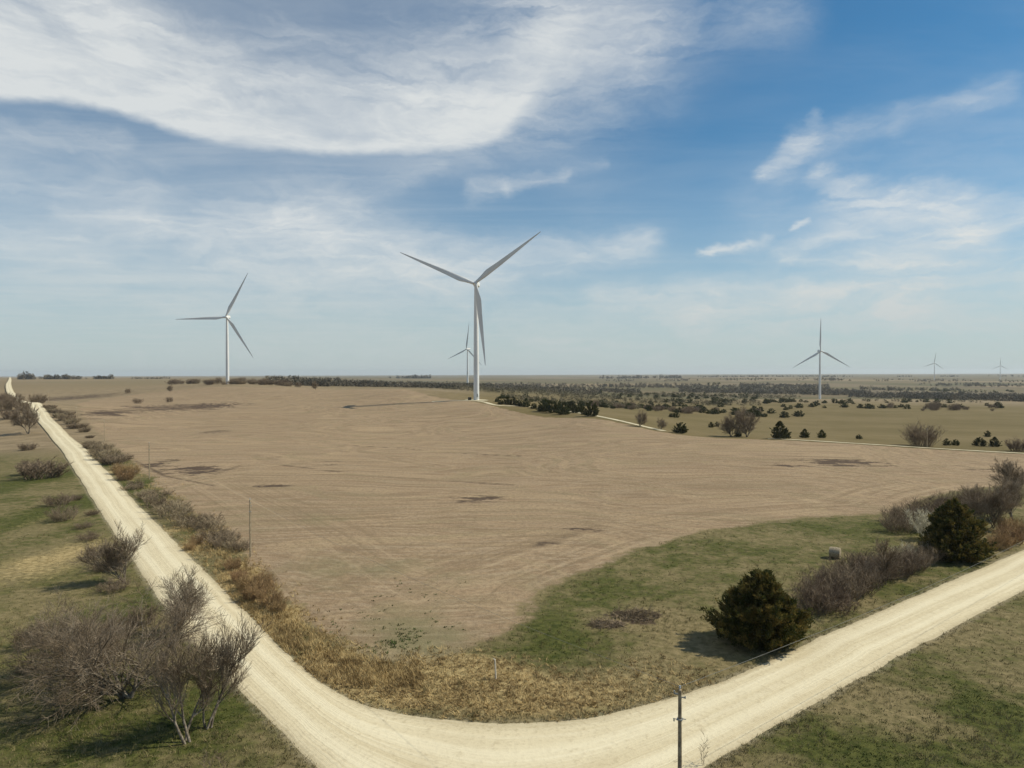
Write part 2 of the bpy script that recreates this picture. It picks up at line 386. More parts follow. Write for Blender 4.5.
def resample(p, n_=None, step=None):
    p = np.array(p); L = np.concatenate([[0], np.cumsum(np.linalg.norm(np.diff(p, axis=0), axis=1))])
    if n_ is None: n_ = int(L[-1] / step) + 1
    t = np.linspace(0, L[-1], n_); return np.stack([np.interp(t, L, p[:, 0]), np.interp(t, L, p[:, 1])], -1)
def grow_sample(p, s0, k):
    L = np.concatenate([[0], np.cumsum(np.linalg.norm(np.diff(p, axis=0), axis=1))]); t = [0.0]
    while t[-1] < L[-1]: t.append(t[-1] + s0 + k * t[-1])
    t = np.array(t[:-1] + [L[-1]]); return np.stack([np.interp(t, L, p[:, 0]), np.interp(t, L, p[:, 1])], -1)
def side_lines(c):
    t = np.gradient(c, axis=0); t /= np.linalg.norm(t, axis=1, keepdims=True); nn = np.stack([-t[:, 1], t[:, 0]], -1)
    return c + nn * WID / 2, c - nn * WID / 2
lc = grow_sample(chaikin(left_c), .5, .006); rc = grow_sample(chaikin(right_c), .5, .004)
l_out, l_in = side_lines(lc); r_in, r_out = side_lines(rc)
cor_in = gp((250, 620), (290, 657), (330, 690), (365, 705), (400, 714), (450, 721), (520, 724), (580, 720), (620, 712), (700, 690), (760, 667), (820, 640))
cor_in[0] = tuple(l_in[0]); cor_in[-1] = tuple(r_in[0])
cor_out = [l_out[0], (-15.5, 54.5), (-8.5, 45.5), (-3.5, 41.6), (3.0, 43.8), (14.3, 53.6), r_out[0]]
NC = 170
ci = resample(chaikin(cor_in, 2), NC); co_ = resample(chaikin(cor_out, 2), NC)
E_in = np.concatenate([l_in[::-1], ci[1:-1], r_in]); E_out = np.concatenate([l_out[::-1], co_[1:-1], r_out])
def jit(n_, seed, k=7):
    g = np.random.default_rng(seed); a = g.normal(0, 1, n_); b = np.convolve(a, np.ones(k) / k, 'same') * .8 + a * .22
    return np.clip(b, -1.2, 1.2)
acr = E_in - E_out; acl = np.linalg.norm(acr, axis=1, keepdims=True); acr = acr / acl
E_in = E_in + acr * jit(len(E_in), 1)[:, None] * .16; E_out = E_out - acr * jit(len(E_out), 2)[:, None] * .16
ROADPOLY = [tuple(p) for p in E_in[::3]] + [tuple(p) for p in E_out[::-3]]
TRACKS = [[(-62, 548), YD(479, 546), YD(493, 512), YD(503, 508), YD(520, 515), YD(545, 512), YD(572, 485), YD(590, 448), YD(603, 416), YD(628, 388), YD(664, 355)], [YD(768, 329), YD(795, 324), YD(900, 301), YD(1018, 281), YD(1130, 255), YD(1300, 225)]]

# crop field outline
FIELD = gp((122, 452), (140, 470), (165, 490), (200, 516), (238, 548), (262, 580), (292, 612), (330, 640), (372, 662), (410, 664), (450, 650), (500, 636), (522, 612), (545, 590), (585, 572), (640, 549), (700, 532), (760, 522), (830, 516), (895, 513), (925, 498), (960, 490), (1024, 484))
FIELD += [(240, 205), YD(1024, 276), YD(900, 297), YD(790, 318), YD(705, 333), YD(661, 348), YD(620, 385), YD(585, 415), YD(545, 440), YD(505, 490), YD(470, 540), YD(430, 590), YD(400, 680), YD(340, 760), YD(270, 800), YD(200, 850), YD(140, 800), YD(90, 700), YD(75, 560), YD(85, 430), YD(100, 360)]

# ground character: soft patches given where they lie and how wide they are
def blob(X, Y, u, v, ru, rv, rot_=0.0):
    bx, by = G(u, v); k = by / F; ax = ru * k; ay = max(rv * by * by / (F * 30), .5)
    ddx, ddy = X - bx, Y - by
    c, s_ = cos(rot_), sin(rot_)
    return np.exp(-((ddx * c + ddy * s_) / ax) ** 2 - ((-ddx * s_ + ddy * c) / ay) ** 2)
GREEN = [(690, 560, 170, 22, .14), (560, 640, 45, 22, .6), (600, 590, 50, 22, .3), (850, 530, 70, 12, .35), (660, 545, 90, 8, .2), (660, 620, 60, 14, -.25), (600, 690, 110, 18, -.55), (700, 655, 50, 14, -.4), (640, 620, 35, 8, -.6),
         (990, 715, 45, 45, .7), (830, 745, 80, 24, .45), (900, 660, 120, 10, .25), (870, 690, 80, 14, -.35), (960, 625, 50, 12, -.35), (860, 720, 60, 14, -.1), (940, 755, 90, 20, .3),
         (110, 725, 150, 50, .40), (40, 640, 60, 30, .1), (30, 480, 40, 20, .45), (8, 450, 20, 22, .6), (90, 500, 22, 45, .7), (60, 445, 20, 18, .6), (30, 436, 35, 3, .5), (240, 700, 40, 40, .5), (165, 590, 40, 25, .3),
         (150, 500, 14, 30, .4), (115, 462, 10, 20, .5), (85, 440, 12, 10, .6), (900, 590, 70, 12, .35), (975, 570, 50, 10, .25)]
GOLD = [(50, 560, 60, 35, .62), (40, 520, 30, 20, .4), (245, 575, 30, 28, .9), (285, 620, 28, 24, .9), (330, 665, 40, 22, .95), (400, 690, 60, 20, .9), (450, 670, 60, 18, 1.0), (500, 690, 50, 25, .7), (530, 705, 60, 12, .5),
        (205, 540, 22, 28, .75), (185, 525, 14, 12, .6), (120, 470, 12, 10, .7), (600, 690, 110, 22, .45), (1010, 540, 30, 14, .5), (60, 480, 15, 15, .3), (660, 670, 60, 16, .3)]
SOIL = [(845, 463, 46, 4, .75), (790, 465, 16, 2, .5), (480, 500, 18, 4, .6), (185, 468, 22, 5, .7), (205, 471, 16, 4, .8), (160, 463, 12, 5, .6), (165, 408, 50, 2.0, .8), (215, 405, 36, 1.6, .7), (110, 413, 24, 1.8, .8), (75, 398, 38, 2.5, .8), (575, 530, 26, 4, .5), (545, 545, 20, 4, .35), (470, 499, 40, 3, .35),
        (215, 432, 14, 2, .5), (270, 485, 22, 3, .5), (640, 620, 34, 9, 1.0), (500, 398, 60, 1.5, .3), (1000, 472, 40, 8, .3), (95, 418, 10, 1.5, .4), (330, 463, 16, 3, .3)]
def ev(lst, X, Y, base=0.0):
    r = np.full(X.shape, base)
    for (u, v, ru, rv, s_) in lst: r = r + s_ * blob(X, Y, u, v, ru, rv)
    return r
far_green = [(880, 425, 200, 12, .25), (700, 425, 100, 8, .3), (480, 380, 80, 2, .3)]
def fgreen(X, Y): return np.clip(ev(GREEN + far_green, X, Y, .50), 0, 1.2)
def fgold(X, Y): return np.clip(ev(GOLD, X, Y, .05), 0, 1.1)
def fsoil(X, Y): return np.clip(ev(SOIL, X, Y, 0), 0, 1.1)

# ------------------------------------------------------------------ ground material
def ground_mat(name, is_field):
    m_, N, b = mat(name, .95, .08)
    pos = N.new('ShaderNodeNewGeometry').outputs['Position']
    P2 = N.vm('MULTIPLY', pos, (1, 1, 0))
    n_big = N.noise(P2, .012, 4); n_mid = N.noise(P2, .09, 5, .6); n_fine = N.noise(P2, 1.1, 5, .65); n_vf = N.noise(P2, 4.5, 4, .7)
    # mown / tufted ground
    g = N.attr('green'); go = N.attr('gold'); so_ = N.attr('soil'); fd = N.attr('field'); rd = N.attr('road')
    n_tuft = N.noise(P2, .45, 5, .65)
    grain = N.m('ADD', N.m('MULTIPLY', n_mid, .4), N.m('ADD', N.m('MULTIPLY', n_fine, .2), N.m('MULTIPLY', n_tuft, .4)))
    gm = N.mr(N.m('ADD', g, N.m('MULTIPLY', N.m('SUBTRACT', grain, .5), 4.4)), .18, 1.05)
    tan_ = N.mix(N.mr(n_fine, .3, .7), (.125, .105, .048), (.25, .198, .105))
    grn = N.mix(N.mr(n_fine, .3, .7), (.036, .046, .011), (.102, .104, .030))
    base = N.mix(gm, tan_, grn)
    gold = N.mix(N.mr(n_fine, .3, .7), (.25, .185, .085), (.44, .34, .17))
    base = N.mix(N.mr(N.m('ADD', go, N.m('MULTIPLY', N.m('SUBTRACT', grain, .5), 1.6)), .35, .75), base, gold)
    base = N.mix(N.m('MULTIPLY', N.mr(n_mid, .62, .78), .35), base, (.11, .085, .06))
    # far patchwork of pasture and cropland
    mp = N.new('ShaderNodeMapping'); N.put(mp.inputs[0], P2); mp.inputs['Rotation'].default_value = (0, 0, radians(-36)); mp.inputs['Scale'].default_value = (1 / 820, 1 / 540, 1)
    vo = N.new('ShaderNodeTexVoronoi', distance='CHEBYCHEV'); vo.inputs['Scale'].default_value = 1; N.put(vo.inputs['Vector'], mp.outputs[0]); vo.inputs['Randomness'].default_value = .75
    cr = N.new('ShaderNodeValToRGB'); el_ = cr.color_ramp
    N.put(cr.inputs[0], N.sep(vo.outputs['Color'])[0])
    el_.elements[0].position = 0; el_.elements[0].color = (.16, .125, .07, 1); el_.elements[1].position = 1; el_.elements[1].color = (.24, .18, .11, 1)
    for p_, c_ in ((.25, (.11, .10, .05, 1)), (.5, (.18, .14, .08, 1)), (.7, (.12, .095, .065, 1)), (.85, (.28, .215, .135, 1))):
        e_ = el_.elements.new(p_); e_.color = c_
    farc = N.mix(N.mr(n_mid, .25, .75), cr.outputs[0], N.mix(.5, cr.outputs[0], (.14, .12, .07)))
    past = N.mix(N.mr(N.m('ADD', n_big, N.m('MULTIPLY', n_mid, .4)), .5, .95), (.145, .112, .050), (.205, .155, .080))
    past = N.mix(N.mr(n_fine, .35, .7, 0, .35), past, (.095, .088, .034))
    dist = N.vm('LENGTH', P2)
    yy = N.sep(P2)[1]
    xx = N.sep(P2)[0]
    past = N.mix(N.mr(N.m('ADD', xx, N.m('MULTIPLY', n_big, 60)), 20, -90), past, N.mix(N.mr(n_mid, .3, .7), (.19, .145, .088), (.29, .222, .138)))
    base = N.mix(N.mr(yy, 235, 300), base, past)
    farc = N.mix(N.m('MULTIPLY', N.mr(N.m('DIVIDE', xx, dist), -.2, -.45), .7), farc, (.235, .180, .108))
    base = N.mix(N.mr(dist, 1000, 1500), base, farc)
    # stubble field: streaks follow the contour lines
    wv = N.vm('SCALE', N.vm('SUBTRACT', N.noise(P2, .008, 2, .4, color=True), (.5, .5, .5)), scale=75)
    Pw = N.vm('ADD', P2, wv)
    def streak(ang, sx, sy, sc_, det=4):
        q = N.new('ShaderNodeMapping'); N.put(q.inputs[0], N.new('ShaderNodeVectorMath').outputs[0]) if False else N.put(q.inputs[0], Pw)
        q.inputs['Rotation'].default_value = (0, 0, radians(ang)); q.inputs['Scale'].default_value = (sx, sy, 1)
        return N.noise(q.outputs[0], sc_, det, .6)
    s1 = streak(24, .012, .22, 1.0, 5); s2 = streak(24, .05, 1.2, 1.0, 3); s3 = streak(24, .0045, .06, 1.0, 3); s4 = streak(58, .04, 1.0, 1.0, 3)
    fcol = N.mix(N.mr(n_big, .3, .7), (.262, .182, .112), (.325, .232, .144))
    fcol = N.mix(N.m('MULTIPLY', N.mr(s1, .44, .62), .9), fcol, (.205, .142, .086))
    fcol = N.mix(N.m('MULTIPLY', N.mr(s2, .42, .66), .6), fcol, (.40, .315, .215))
    fcol = N.mix(N.m('MULTIPLY', N.mr(s4, .5, .75), .35), fcol, (.22, .165, .11))
    fcol = N.mix(N.m('MULTIPLY', N.mr(s3, .48, .66), .65), fcol, (.385, .285, .175))
    s5 = streak(40, .02, .06, 1.0, 5)
    fcol = N.mix(N.m('MULTIPLY', N.mr(s5, .48, .66), .45), fcol, (.225, .185, .105))
    fcol = N.mix(N.m('MULTIPLY', N.mr(n_fine, .42, .62), .55), fcol, (.19, .135, .085))
    fcol = N.mix(N.m('MULTIPLY', N.mr(n_vf, .5, .72), .55), fcol, (.44, .35, .23))
    hr = N.noise(N.comb(N.m('MULTIPLY', fd, .55), N.m('MULTIPLY', N.m('ADD', xx, yy), .012)), 1.0, 4, .65)
    hm_ = N.m('MULTIPLY', N.mr(fd, 38, 12), N.mr(yy, 230, 170))
    fcol = N.mix(N.m('MULTIPLY', N.m('MULTIPLY', N.mr(hr, .5, .66), hm_), .6), fcol, (.20, .145, .088))
    fcol = N.mix(N.m('MULTIPLY', N.m('MULTIPLY', N.mr(hr, .46, .32), hm_), .5), fcol, (.40, .305, .195))
    clod = N.mr(N.noise(P2, .9, 6, .75), .56, .70)
    fcol = N.mix(N.m('MULTIPLY', clod, .75), fcol, (.16, .115, .075))
    gl = N.mr(N.m('ADD', N.attr('tint'), N.m('MULTIPLY', N.m('SUBTRACT', n_mid, .5), 1.6)), .25, 1.1)
    fcol = N.mix(N.m('MULTIPLY', gl, .75), fcol, (.175, .165, .085))
    # terrace lines and darker wet soil
    ln = N.m('MULTIPLY', N.attr('lines'), N.mr(streak(24, .02, .05, 1.0, 4), .35, .55))
    fcol = N.mix(N.m('MULTIPLY', ln, .95), fcol, (.085, .060, .042))
    soilm = N.mr(N.m('ADD', so_, N.m('MULTIPLY', N.m('SUBTRACT', N.m('ADD', N.m('MULTIPLY', s1, .45), N.m('ADD', N.m('MULTIPLY', n_mid, .25), N.m('MULTIPLY', n_tuft, .3))), .5), 7.0)), .34, .70)
    soilm = N.m('MULTIPLY', soilm, N.mr(so_, .05, .3))
    fm = N.mr(N.m('ADD', fd, N.m('MULTIPLY', N.m('SUBTRACT', N.m('ADD', N.m('MULTIPLY', n_mid, .6), N.m('MULTIPLY', n_tuft, .4)), .5), 17)), -1.2, 1.2)
    c = N.mix(fm, base, fcol)
    c = N.mix(N.m('MULTIPLY', soilm, .92), c, (.078, .054, .040))
    # loose gravel thrown on to the verge
    c = N.mix(N.m('MULTIPLY', N.mr(N.m('ADD', rd, N.m('MULTIPLY', n_fine, 1.6)), 1.7, .6), .6), c, (.34, .29, .20))
    N.put(b.inputs['Base Color'], c)
    hh = N.m('ADD', N.m('ADD', N.m('MULTIPLY', n_fine, .35), N.m('MULTIPLY', n_vf, .12)), N.m('MULTIPLY', n_mid, .9))
    bp = N.new('ShaderNodeBump'); bp.inputs['Strength'].default_value = .7; bp.inputs['Distance'].default_value = .7; N.put(bp.inputs['Height'], hh); N.put(b.inputs['Normal'], bp.outputs[0])
    return m_
M['ground'] = ground_mat('ground_cover', False)

# road material: u across 0..1, s along in metres
def road_mat():
    m_, N, b = mat('limestone_gravel', .95, .1)
    pos = N.new('ShaderNodeNewGeometry').outputs['Position']
    t = N.attr('across'); s_ = N.attr('along')
    wn_ = N.noise(N.vm('MULTIPLY', pos, (.022, .022, 0)), 1, 2)
    tw = N.m('ADD', t, N.m('MULTIPLY', N.m('SUBTRACT', wn_, .5), .26))
    v = N.comb(N.m('MULTIPLY', tw, 11), N.m('MULTIPLY', s_, .022))
    n1 = N.noise(v, 1.0, 5, .62)
    n2 = N.noise(N.comb(N.m('MULTIPLY', tw, 42), N.m('MULTIPLY', s_, .03)), 1.0, 3, .6)
    n3 = N.noise(pos, 2.2, 5, .7); n4 = N.noise(pos, .12, 3)
    c = N.mix(N.mr(n1, .33, .66), (.58, .495, .33), (.65, .568, .395))
    c = N.mix(N.m('MULTIPLY', N.mr(n2, .45, .7), .38), c, (.76, .69, .52))
    c = N.mix(N.m('MULTIPLY', N.mr(n3, .48, .70), .5), c, (.42, .345, .225))
    c = N.mix(N.m('MULTIPLY', N.mr(n4, .4, .7), .25), c, (.47, .39, .255))
    wt = N.m('ABSOLUTE', N.m('SUBTRACT', N.m('ABSOLUTE', N.m('SUBTRACT', tw, .5)), .19))
    c = N.mix(N.m('MULTIPLY', N.mr(wt, .11, .03), .38), c, (.80, .73, .55))
    c = N.mix(N.m('MULTIPLY', N.mr(N.noise(pos, .55, 4, .7), .58, .72), .35), c, (.44, .365, .235))
    ed = N.m('ABSOLUTE', N.m('SUBTRACT', t, .5))
    c = N.mix(N.m('MULTIPLY', N.mr(N.m('ADD', ed, N.m('MULTIPLY', N.m('SUBTRACT', n3, .5), .12)), .38, .5), .5), c, (.36, .295, .18))
    N.put(b.inputs['Base Color'], c)
    bp = N.new('ShaderNodeBump'); bp.inputs['Strength'].default_value = .5; bp.inputs['Distance'].default_value = .12
    N.put(bp.inputs['Height'], N.m('ADD', n2, n3)); N.put(b.inputs['Normal'], bp.outputs[0])
    return m_
M['road'] = road_mat()
M['track'] = simple('track_gravel', (.46, .40, .27), (.62, .55, .39), .3, space='Position')

# ------------------------------------------------------------------ ground mesh: polar sheet
ri = [8.0]
while ri[-1] < 30000: ri.append(ri[-1] * (1.0105 if 35 < ri[-1] < 900 else 1.03))
ri = np.array(ri)
aa = np.concatenate([np.arange(-180, -60, 4.0), np.arange(-60, -42, 1.0), np.arange(-42, 42, .16), np.arange(42, 60, 1.0), np.arange(60, 180, 4.0)]) * pi / 180
nr_, na = len(ri), len(aa)
RR, AZ = np.meshgrid(ri, aa, indexing='ij'); GX = (RR * np.sin(AZ)).ravel(); GY = (RR * np.cos(AZ)).ravel()
GZ = H(GX, GY)
center = len(GX)
V = np.concatenate([np.stack([GX, GY, GZ], -1), [[0, 0, h1(0, 0.1)]]])
i = np.arange(nr_ - 1)[:, None]; j = np.arange(na)[None]; jn = (j + 1) % na
Q = np.stack([i * na + j, i * na + jn, (i + 1) * na + jn, (i + 1) * na + j], -1).reshape(-1, 4)[:, ::-1]
jj = np.arange(na)
Fc = np.concatenate([tri2(Q), np.stack([np.full(na, center), jj, (jj + 1) % na], -1)[:, ::-1]])
X, Y = V[:, 0], V[:, 1]
front_m = (Y > 5) & (np.hypot(X, Y) < 1500)
def on_front(fn, default):
    r = np.full(X.shape, default, float); r[front_m] = fn(X[front_m], Y[front_m]); return r
A_field = on_front(lambda x, y: np.clip(sd(x, y, FIELD), -40, 40), -40)
A_green = on_front(fgreen, .50); A_gold = on_front(fgold, .05); A_soil = on_front(fsoil, 0)
A_road = on_front(lambda x, y: np.clip(np.abs(np.minimum(seg_dist(x, y, E_in[::3], False), seg_dist(x, y, E_out[::3], False))), 0, 20), 20)
LINES = [(gp((282, 465), (340, 472), (400, 478), (455, 481), (512, 485)), .9), (gp((345, 445), (400, 448), (455, 453), (520, 456)), .7), (gp((90, 414), (130, 411), (200, 407), (235, 405)), 2.2), (gp((190, 470), (215, 474), (240, 466)), .6),
         (gp((130, 458), (165, 476), (215, 486)), .6), (gp((540, 545), (565, 537), (590, 528)), .8), (gp((512, 540), (560, 560)), .0)]
def flines(x, y):
    r = np.zeros(x.shape)
    for pl, wd in LINES:
        if wd: r = np.maximum(r, np.exp(-(seg_dist(x, y, pl, False) / wd) ** 2))
    return r
A_lines = on_front(flines, 0)
TINT = [(400, 640, 70, 30, .9), (330, 570, 60, 20, .5), (450, 600, 80, 30, .35), (420, 560, 120, 20, .3), (350, 520, 90, 12, .4), (250, 520, 40, 20, .4)]
A_tint = on_front(lambda x, y: ev(TINT, x, y), 0)
attrs = dict(field=A_field, green=A_green, gold=A_gold, soil=A_soil, road=A_road, lines=A_lines, tint=A_tint)
cenF = V[Fc].mean(1)
inf = np.zeros(len(Fc), bool); cand = (cenF[:, 1] > 5) & (np.hypot(cenF[:, 0], cenF[:, 1]) < 1500)
inf[cand] = inside(cenF[cand, 0], cenF[cand, 1], FIELD)
def sub(mask):
    f = Fc[mask]; used = np.unique(f); remap = np.zeros(len(V), np.int64); remap[used] = np.arange(len(used))
    return V[used], remap[f], {k: a[used] for k, a in attrs.items()}
for nm, mask in (('ground', ~inf), ('crop_field', inf)):
    v_, f_, a_ = sub(mask)
    finish(link(nm, mesh_np(nm, v_, f_, M['ground'], smooth=True, attrs=a_)), kind='structure')

# gravel road: crowned sheet with side slopes into the verge
NA = 13
tt = np.linspace(0, 1, NA)
P = E_out[:, None] * (1 - tt)[None, :, None] + E_in[:, None] * tt[None, :, None]
sl = np.concatenate([[0], np.cumsum(np.linalg.norm(np.diff((E_in + E_out) / 2, axis=0), axis=1))])
RX, RY = P[..., 0].ravel(), P[..., 1].ravel()
rad = np.hypot(RX, RY)
RZ = H(RX, RY) + .05 + np.clip(rad - 150, 0, 3000) * .0012 + np.tile(.10 * (1 - (2 * tt - 1) ** 2), len(E_in))
ends = np.tile((tt == 0) | (tt == 1), len(E_in)); RZ = np.where(ends, RZ - .04, RZ)
ii = np.arange(len(E_in) - 1)[:, None]; kk = np.arange(NA - 1)[None]
Qr = np.stack([ii * NA + kk, (ii + 1) * NA + kk, (ii + 1) * NA + kk + 1, ii * NA + kk + 1], -1).reshape(-1, 4)
o = link('gravel_road', mesh_np('gravel_road', np.stack([RX, RY, RZ], -1), tri2(Qr), M['road'], smooth=True, attrs=dict(across=np.tile(tt, len(E_in)), along=np.repeat(sl, NA))))
v0 = o.data.polygons[0].normal
if v0.z < 0: o.data.flip_normals()
finish(o, kind='structure')
# turbine access track
for trk_ in TRACKS:
    trk = resample(chaikin(trk_, 3), step=2.5)
    t_ = np.gradient(trk, axis=0); t_ /= np.linalg.norm(t_, axis=1, keepdims=True); nn = np.stack([-t_[:, 1], t_[:, 0]], -1)
    wj = 1.9 + jit(len(trk), 5) * .3
    offs = np.linspace(-1, 1, 5)
    TP = trk[:, None] + nn[:, None] * wj[:, None, None] * offs[None, :, None]
    TX, TY = TP[..., 0].ravel(), TP[..., 1].ravel(); TZ = H(TX, TY) + .16
    ii = np.arange(len(trk) - 1)[:, None]; kk = np.arange(4)[None]
    Qt = np.stack([ii * 5 + kk, ii * 5 + kk + 1, (ii + 1) * 5 + kk + 1, (ii + 1) * 5 + kk], -1).reshape(-1, 4)
    o = link('access_track', mesh_np('access_track', np.stack([TX, TY, TZ], -1), tri2(Qt), M['track'], smooth=True))
    if o.data.polygons[0].normal.z < 0: o.data.flip_normals()
    finish(o, kind='structure')
# turbine pad
T1 = YD(476.5, 551)
ang = np.linspace(0, 2 * pi, 40, endpoint=False)
pv = [(T1[0], T1[1])] + [(T1[0] + (9 + .6 * sin(3 * a)) * cos(a), T1[1] + (8 + .6 * cos(2 * a)) * sin(a)) for a in ang]
pv = np.array(pv); pz_ = H(pv[:, 0], pv[:, 1]) + .22
o = link('turbine_pad', mesh_np('turbine_pad', np.column_stack([pv, pz_]), [(0, 1 + k, 1 + (k + 1) % 40) for k in range(40)], M['track']))
finish(o, kind='structure')

# ------------------------------------------------------------------ wind turbines
HUB, ROT = 89.0, 63.5
def blade_mesh():
    mb = MB(); rings = []
    for k in range(26):
        t = k / 25; r = 1.2 + t * (ROT - 1.2)
        if t < .2: ch = 2.3 + (4.3 - 2.3) * (3 * (t / .2) ** 2 - 2 * (t / .2) ** 3)
        else: ch = 4.3 * (1 - ((t - .2) / .8)) ** .9 * .88 + .5
        th = 2.3 * (1 - t / .2) + .9 * t / .2 if t < .2 else .9 * (1 - (t - .2) / .8) + .08
        tw = radians(16 * (1 - t) ** 2 + 2); lead = min(1.15, ch * .32)
        pre = 1.6 * t * t                       # slight flex out of the rotor plane
        ring = []
        for q in range(12):
            a = 2 * pi * q / 12
            cx = lead - ch / 2 + ch / 2 * cos(a) * 1.0
            cy = th / 2 * sin(a) * (1 if t < .08 else (.55 + .45 * cos(a) if t > .2 else .8 + .2 * cos(a)))
            ring.append((cx * cos(tw) - cy * sin(tw), -pre + cx * sin(tw) + cy * cos(tw), r))
        rings.append(ring)
    mb.loft(rings); return mb.mesh('blade', M['white'])
def tower_mesh():
    mb = MB(); rs = []
    for z, r in ((-12, 2.15), (0, 2.15), (22, 2.1), (45, 1.95), (66, 1.7), (87.2, 1.35)):
        rs.append([(r * cos(a), r * sin(a), z) for a in np.linspace(0, 2 * pi, 32, endpoint=False)])
    mb.loft(rs); 
    for z, r in ((22, 2.13), (45, 1.98), (66, 1.74), (87.0, 1.5)): mb.tube((0, 0, z - .1), (0, 0, z + .12), r + .04, sides=32)
    return mb.mesh('tower', M['white'])
def nacelle_mesh():
    mb = MB(); rs = []
    for y, w_, h_, zc_ in ((-2.0, 1.5, 1.6, 0), (-1.4, 1.9, 1.95, 0), (2, 2.0, 2.1, .1), (7, 1.95, 2.0, .15), (8.6, 1.6, 1.6, .25)):
        ring = []
        for q in range(24):
            a = 2 * pi * q / 24; ca, sa = cos(a), sin(a)
            k = (abs(ca) ** 4 + abs(sa) ** 4) ** -.25
            ring.append((w_ * ca * k, y, zc_ + h_ * sa * k))
        rs.append(ring)
    mb.loft(rs); mb.box((0, 6.8, 2.5), (2.4, 1.6, .9)); mb.tube((0, 7.9, 2.2), (0, 7.9, 4.2), .06)
    return mb.mesh('nacelle', M['white'])
def hub_mesh():
    mb = MB(); rs = []
    for y, r in ((-5.2, .15), (-5.0, .7), (-4.5, 1.2), (-3.6, 1.6), (-2.4, 1.7), (-2.02, 1.5)):
        rs.append([(r * cos(a), y, r * sin(a)) for a in np.linspace(0, 2 * pi, 20, endpoint=False)])
    mb.loft(rs); return mb.mesh('hub', M['white'])
def door_mesh():
    mb = MB(); mb.box((0, -2.17, 2.9), (1.0, .16, 2.2)); mb.box((0, -2.9, 1.7), (1.6, 1.4, .12))
    for s_ in (-.7, .7): mb.tube((s_, -2.3, 1.7), (s_, -2.3, 2.7), .04, sides=6); mb.tube((s_, -3.5, 1.7), (s_, -3.5, 2.7), .04, sides=6)
    for k in range(6): mb.box((0, -3.7 - k * .28, 1.5 - k * .27), (1.2, .28, .06))
    return mb.mesh('door', M['grey_metal'])
tm = dict(tower=tower_mesh(), nacelle=nacelle_mesh(), hub=hub_mesh(), door=door_mesh(), blade=blade_mesh())
def turbine(xy, hubz, yaw, ang0, label, door=False):
    e = bpy.data.objects.new('wind_turbine', None); COL.objects.link(e); e.location = (xy[0], xy[1], hubz - HUB)
    finish(e, label, 'wind turbine', 'wind turbines across the plain')
    link('tower', tm['tower'], e); e2 = link('nacelle', tm['nacelle'], e); e2.location = (0, 0, HUB); e2.rotation_euler = (0, 0, yaw)
    hb = link('hub', tm['hub'], e); hb.location = (0, 0, HUB); hb.rotation_euler = (0, 0, yaw)
    if door: link('door', tm['door'], e).rotation_euler = (0, 0, radians(25))
    c = Vector((0, -3.6, 0)); Rz = Matrix.Rotation(yaw, 3, 'Z')
    for k in range(3):
        a = ang0 + k * 2 * pi / 3                 # angle counter-clockwise from the right, as seen from the front
        bl = link('blade', tm['blade'], e)
        bl.location = Vector((0, 0, HUB)) + Rz @ c
        bl.rotation_euler = (Rz @ Matrix.Rotation(pi / 2 - a, 3, 'Y')).to_euler()
    return e
def hubz(u, v, Y): return float(nat(u, v, Y)[2]), (float(nat(u, v, Y)[0]), Y)
tl = [(476, 284, 551, -6, 157, 'tallest and nearest white wind turbine standing on the brown field beside a pale gravel pad', True),
      (227, 317, 925, 3, 63, 'white wind turbine left of the tallest one with its tower foot in grey brush', False),
      (820, 351, 1387, 0, 90.5, 'white wind turbine with one blade straight up in the right-hand pasture', False),
      (467.5, 349, 1700, -38, 81, 'small white wind turbine half hidden behind the tower of the tallest one', False),
      (934.4, 363, 4200, -35, 82, 'tiny faint wind turbine on the right horizon, the larger of the two faint ones', False),
      (1000.3, 365.6, 5360, -25, 88, 'tiniest faintest wind turbine at the far right end of the horizon', False)]
for (u, v, Yd, yaw, a0, lb, dr_) in tl:
    hz_, xy = hubz(u, v, Yd); turbine(xy, hz_, radians(yaw), radians(a0), lb, dr_)
# switchgear cabinet by the nearest turbine
mb = MB(); mb.box((0, 0, 1.1), (2.6, 2.0, 2.0)); mb.box((0, 0, 2.16), (2.8, 2.2, .12)); mb.box((0, 0, .06), (3, 2.4, .12)); mb.box((.6, -1.03, 1.1), (.05, .06, 1.7)); mb.box((-.3, -1.04, 1.1), (.08, .08, .3))
cx_, cy_ = T1[0] - 5.2, T1[1] - 2
finish(link('transformer_box', mb.mesh('transformer_box', M['dark']), loc=(cx_, cy_, h1(cx_, cy_) + .1)), 'small dark transformer cabinet at the left foot of the tallest wind turbine', 'electrical box')

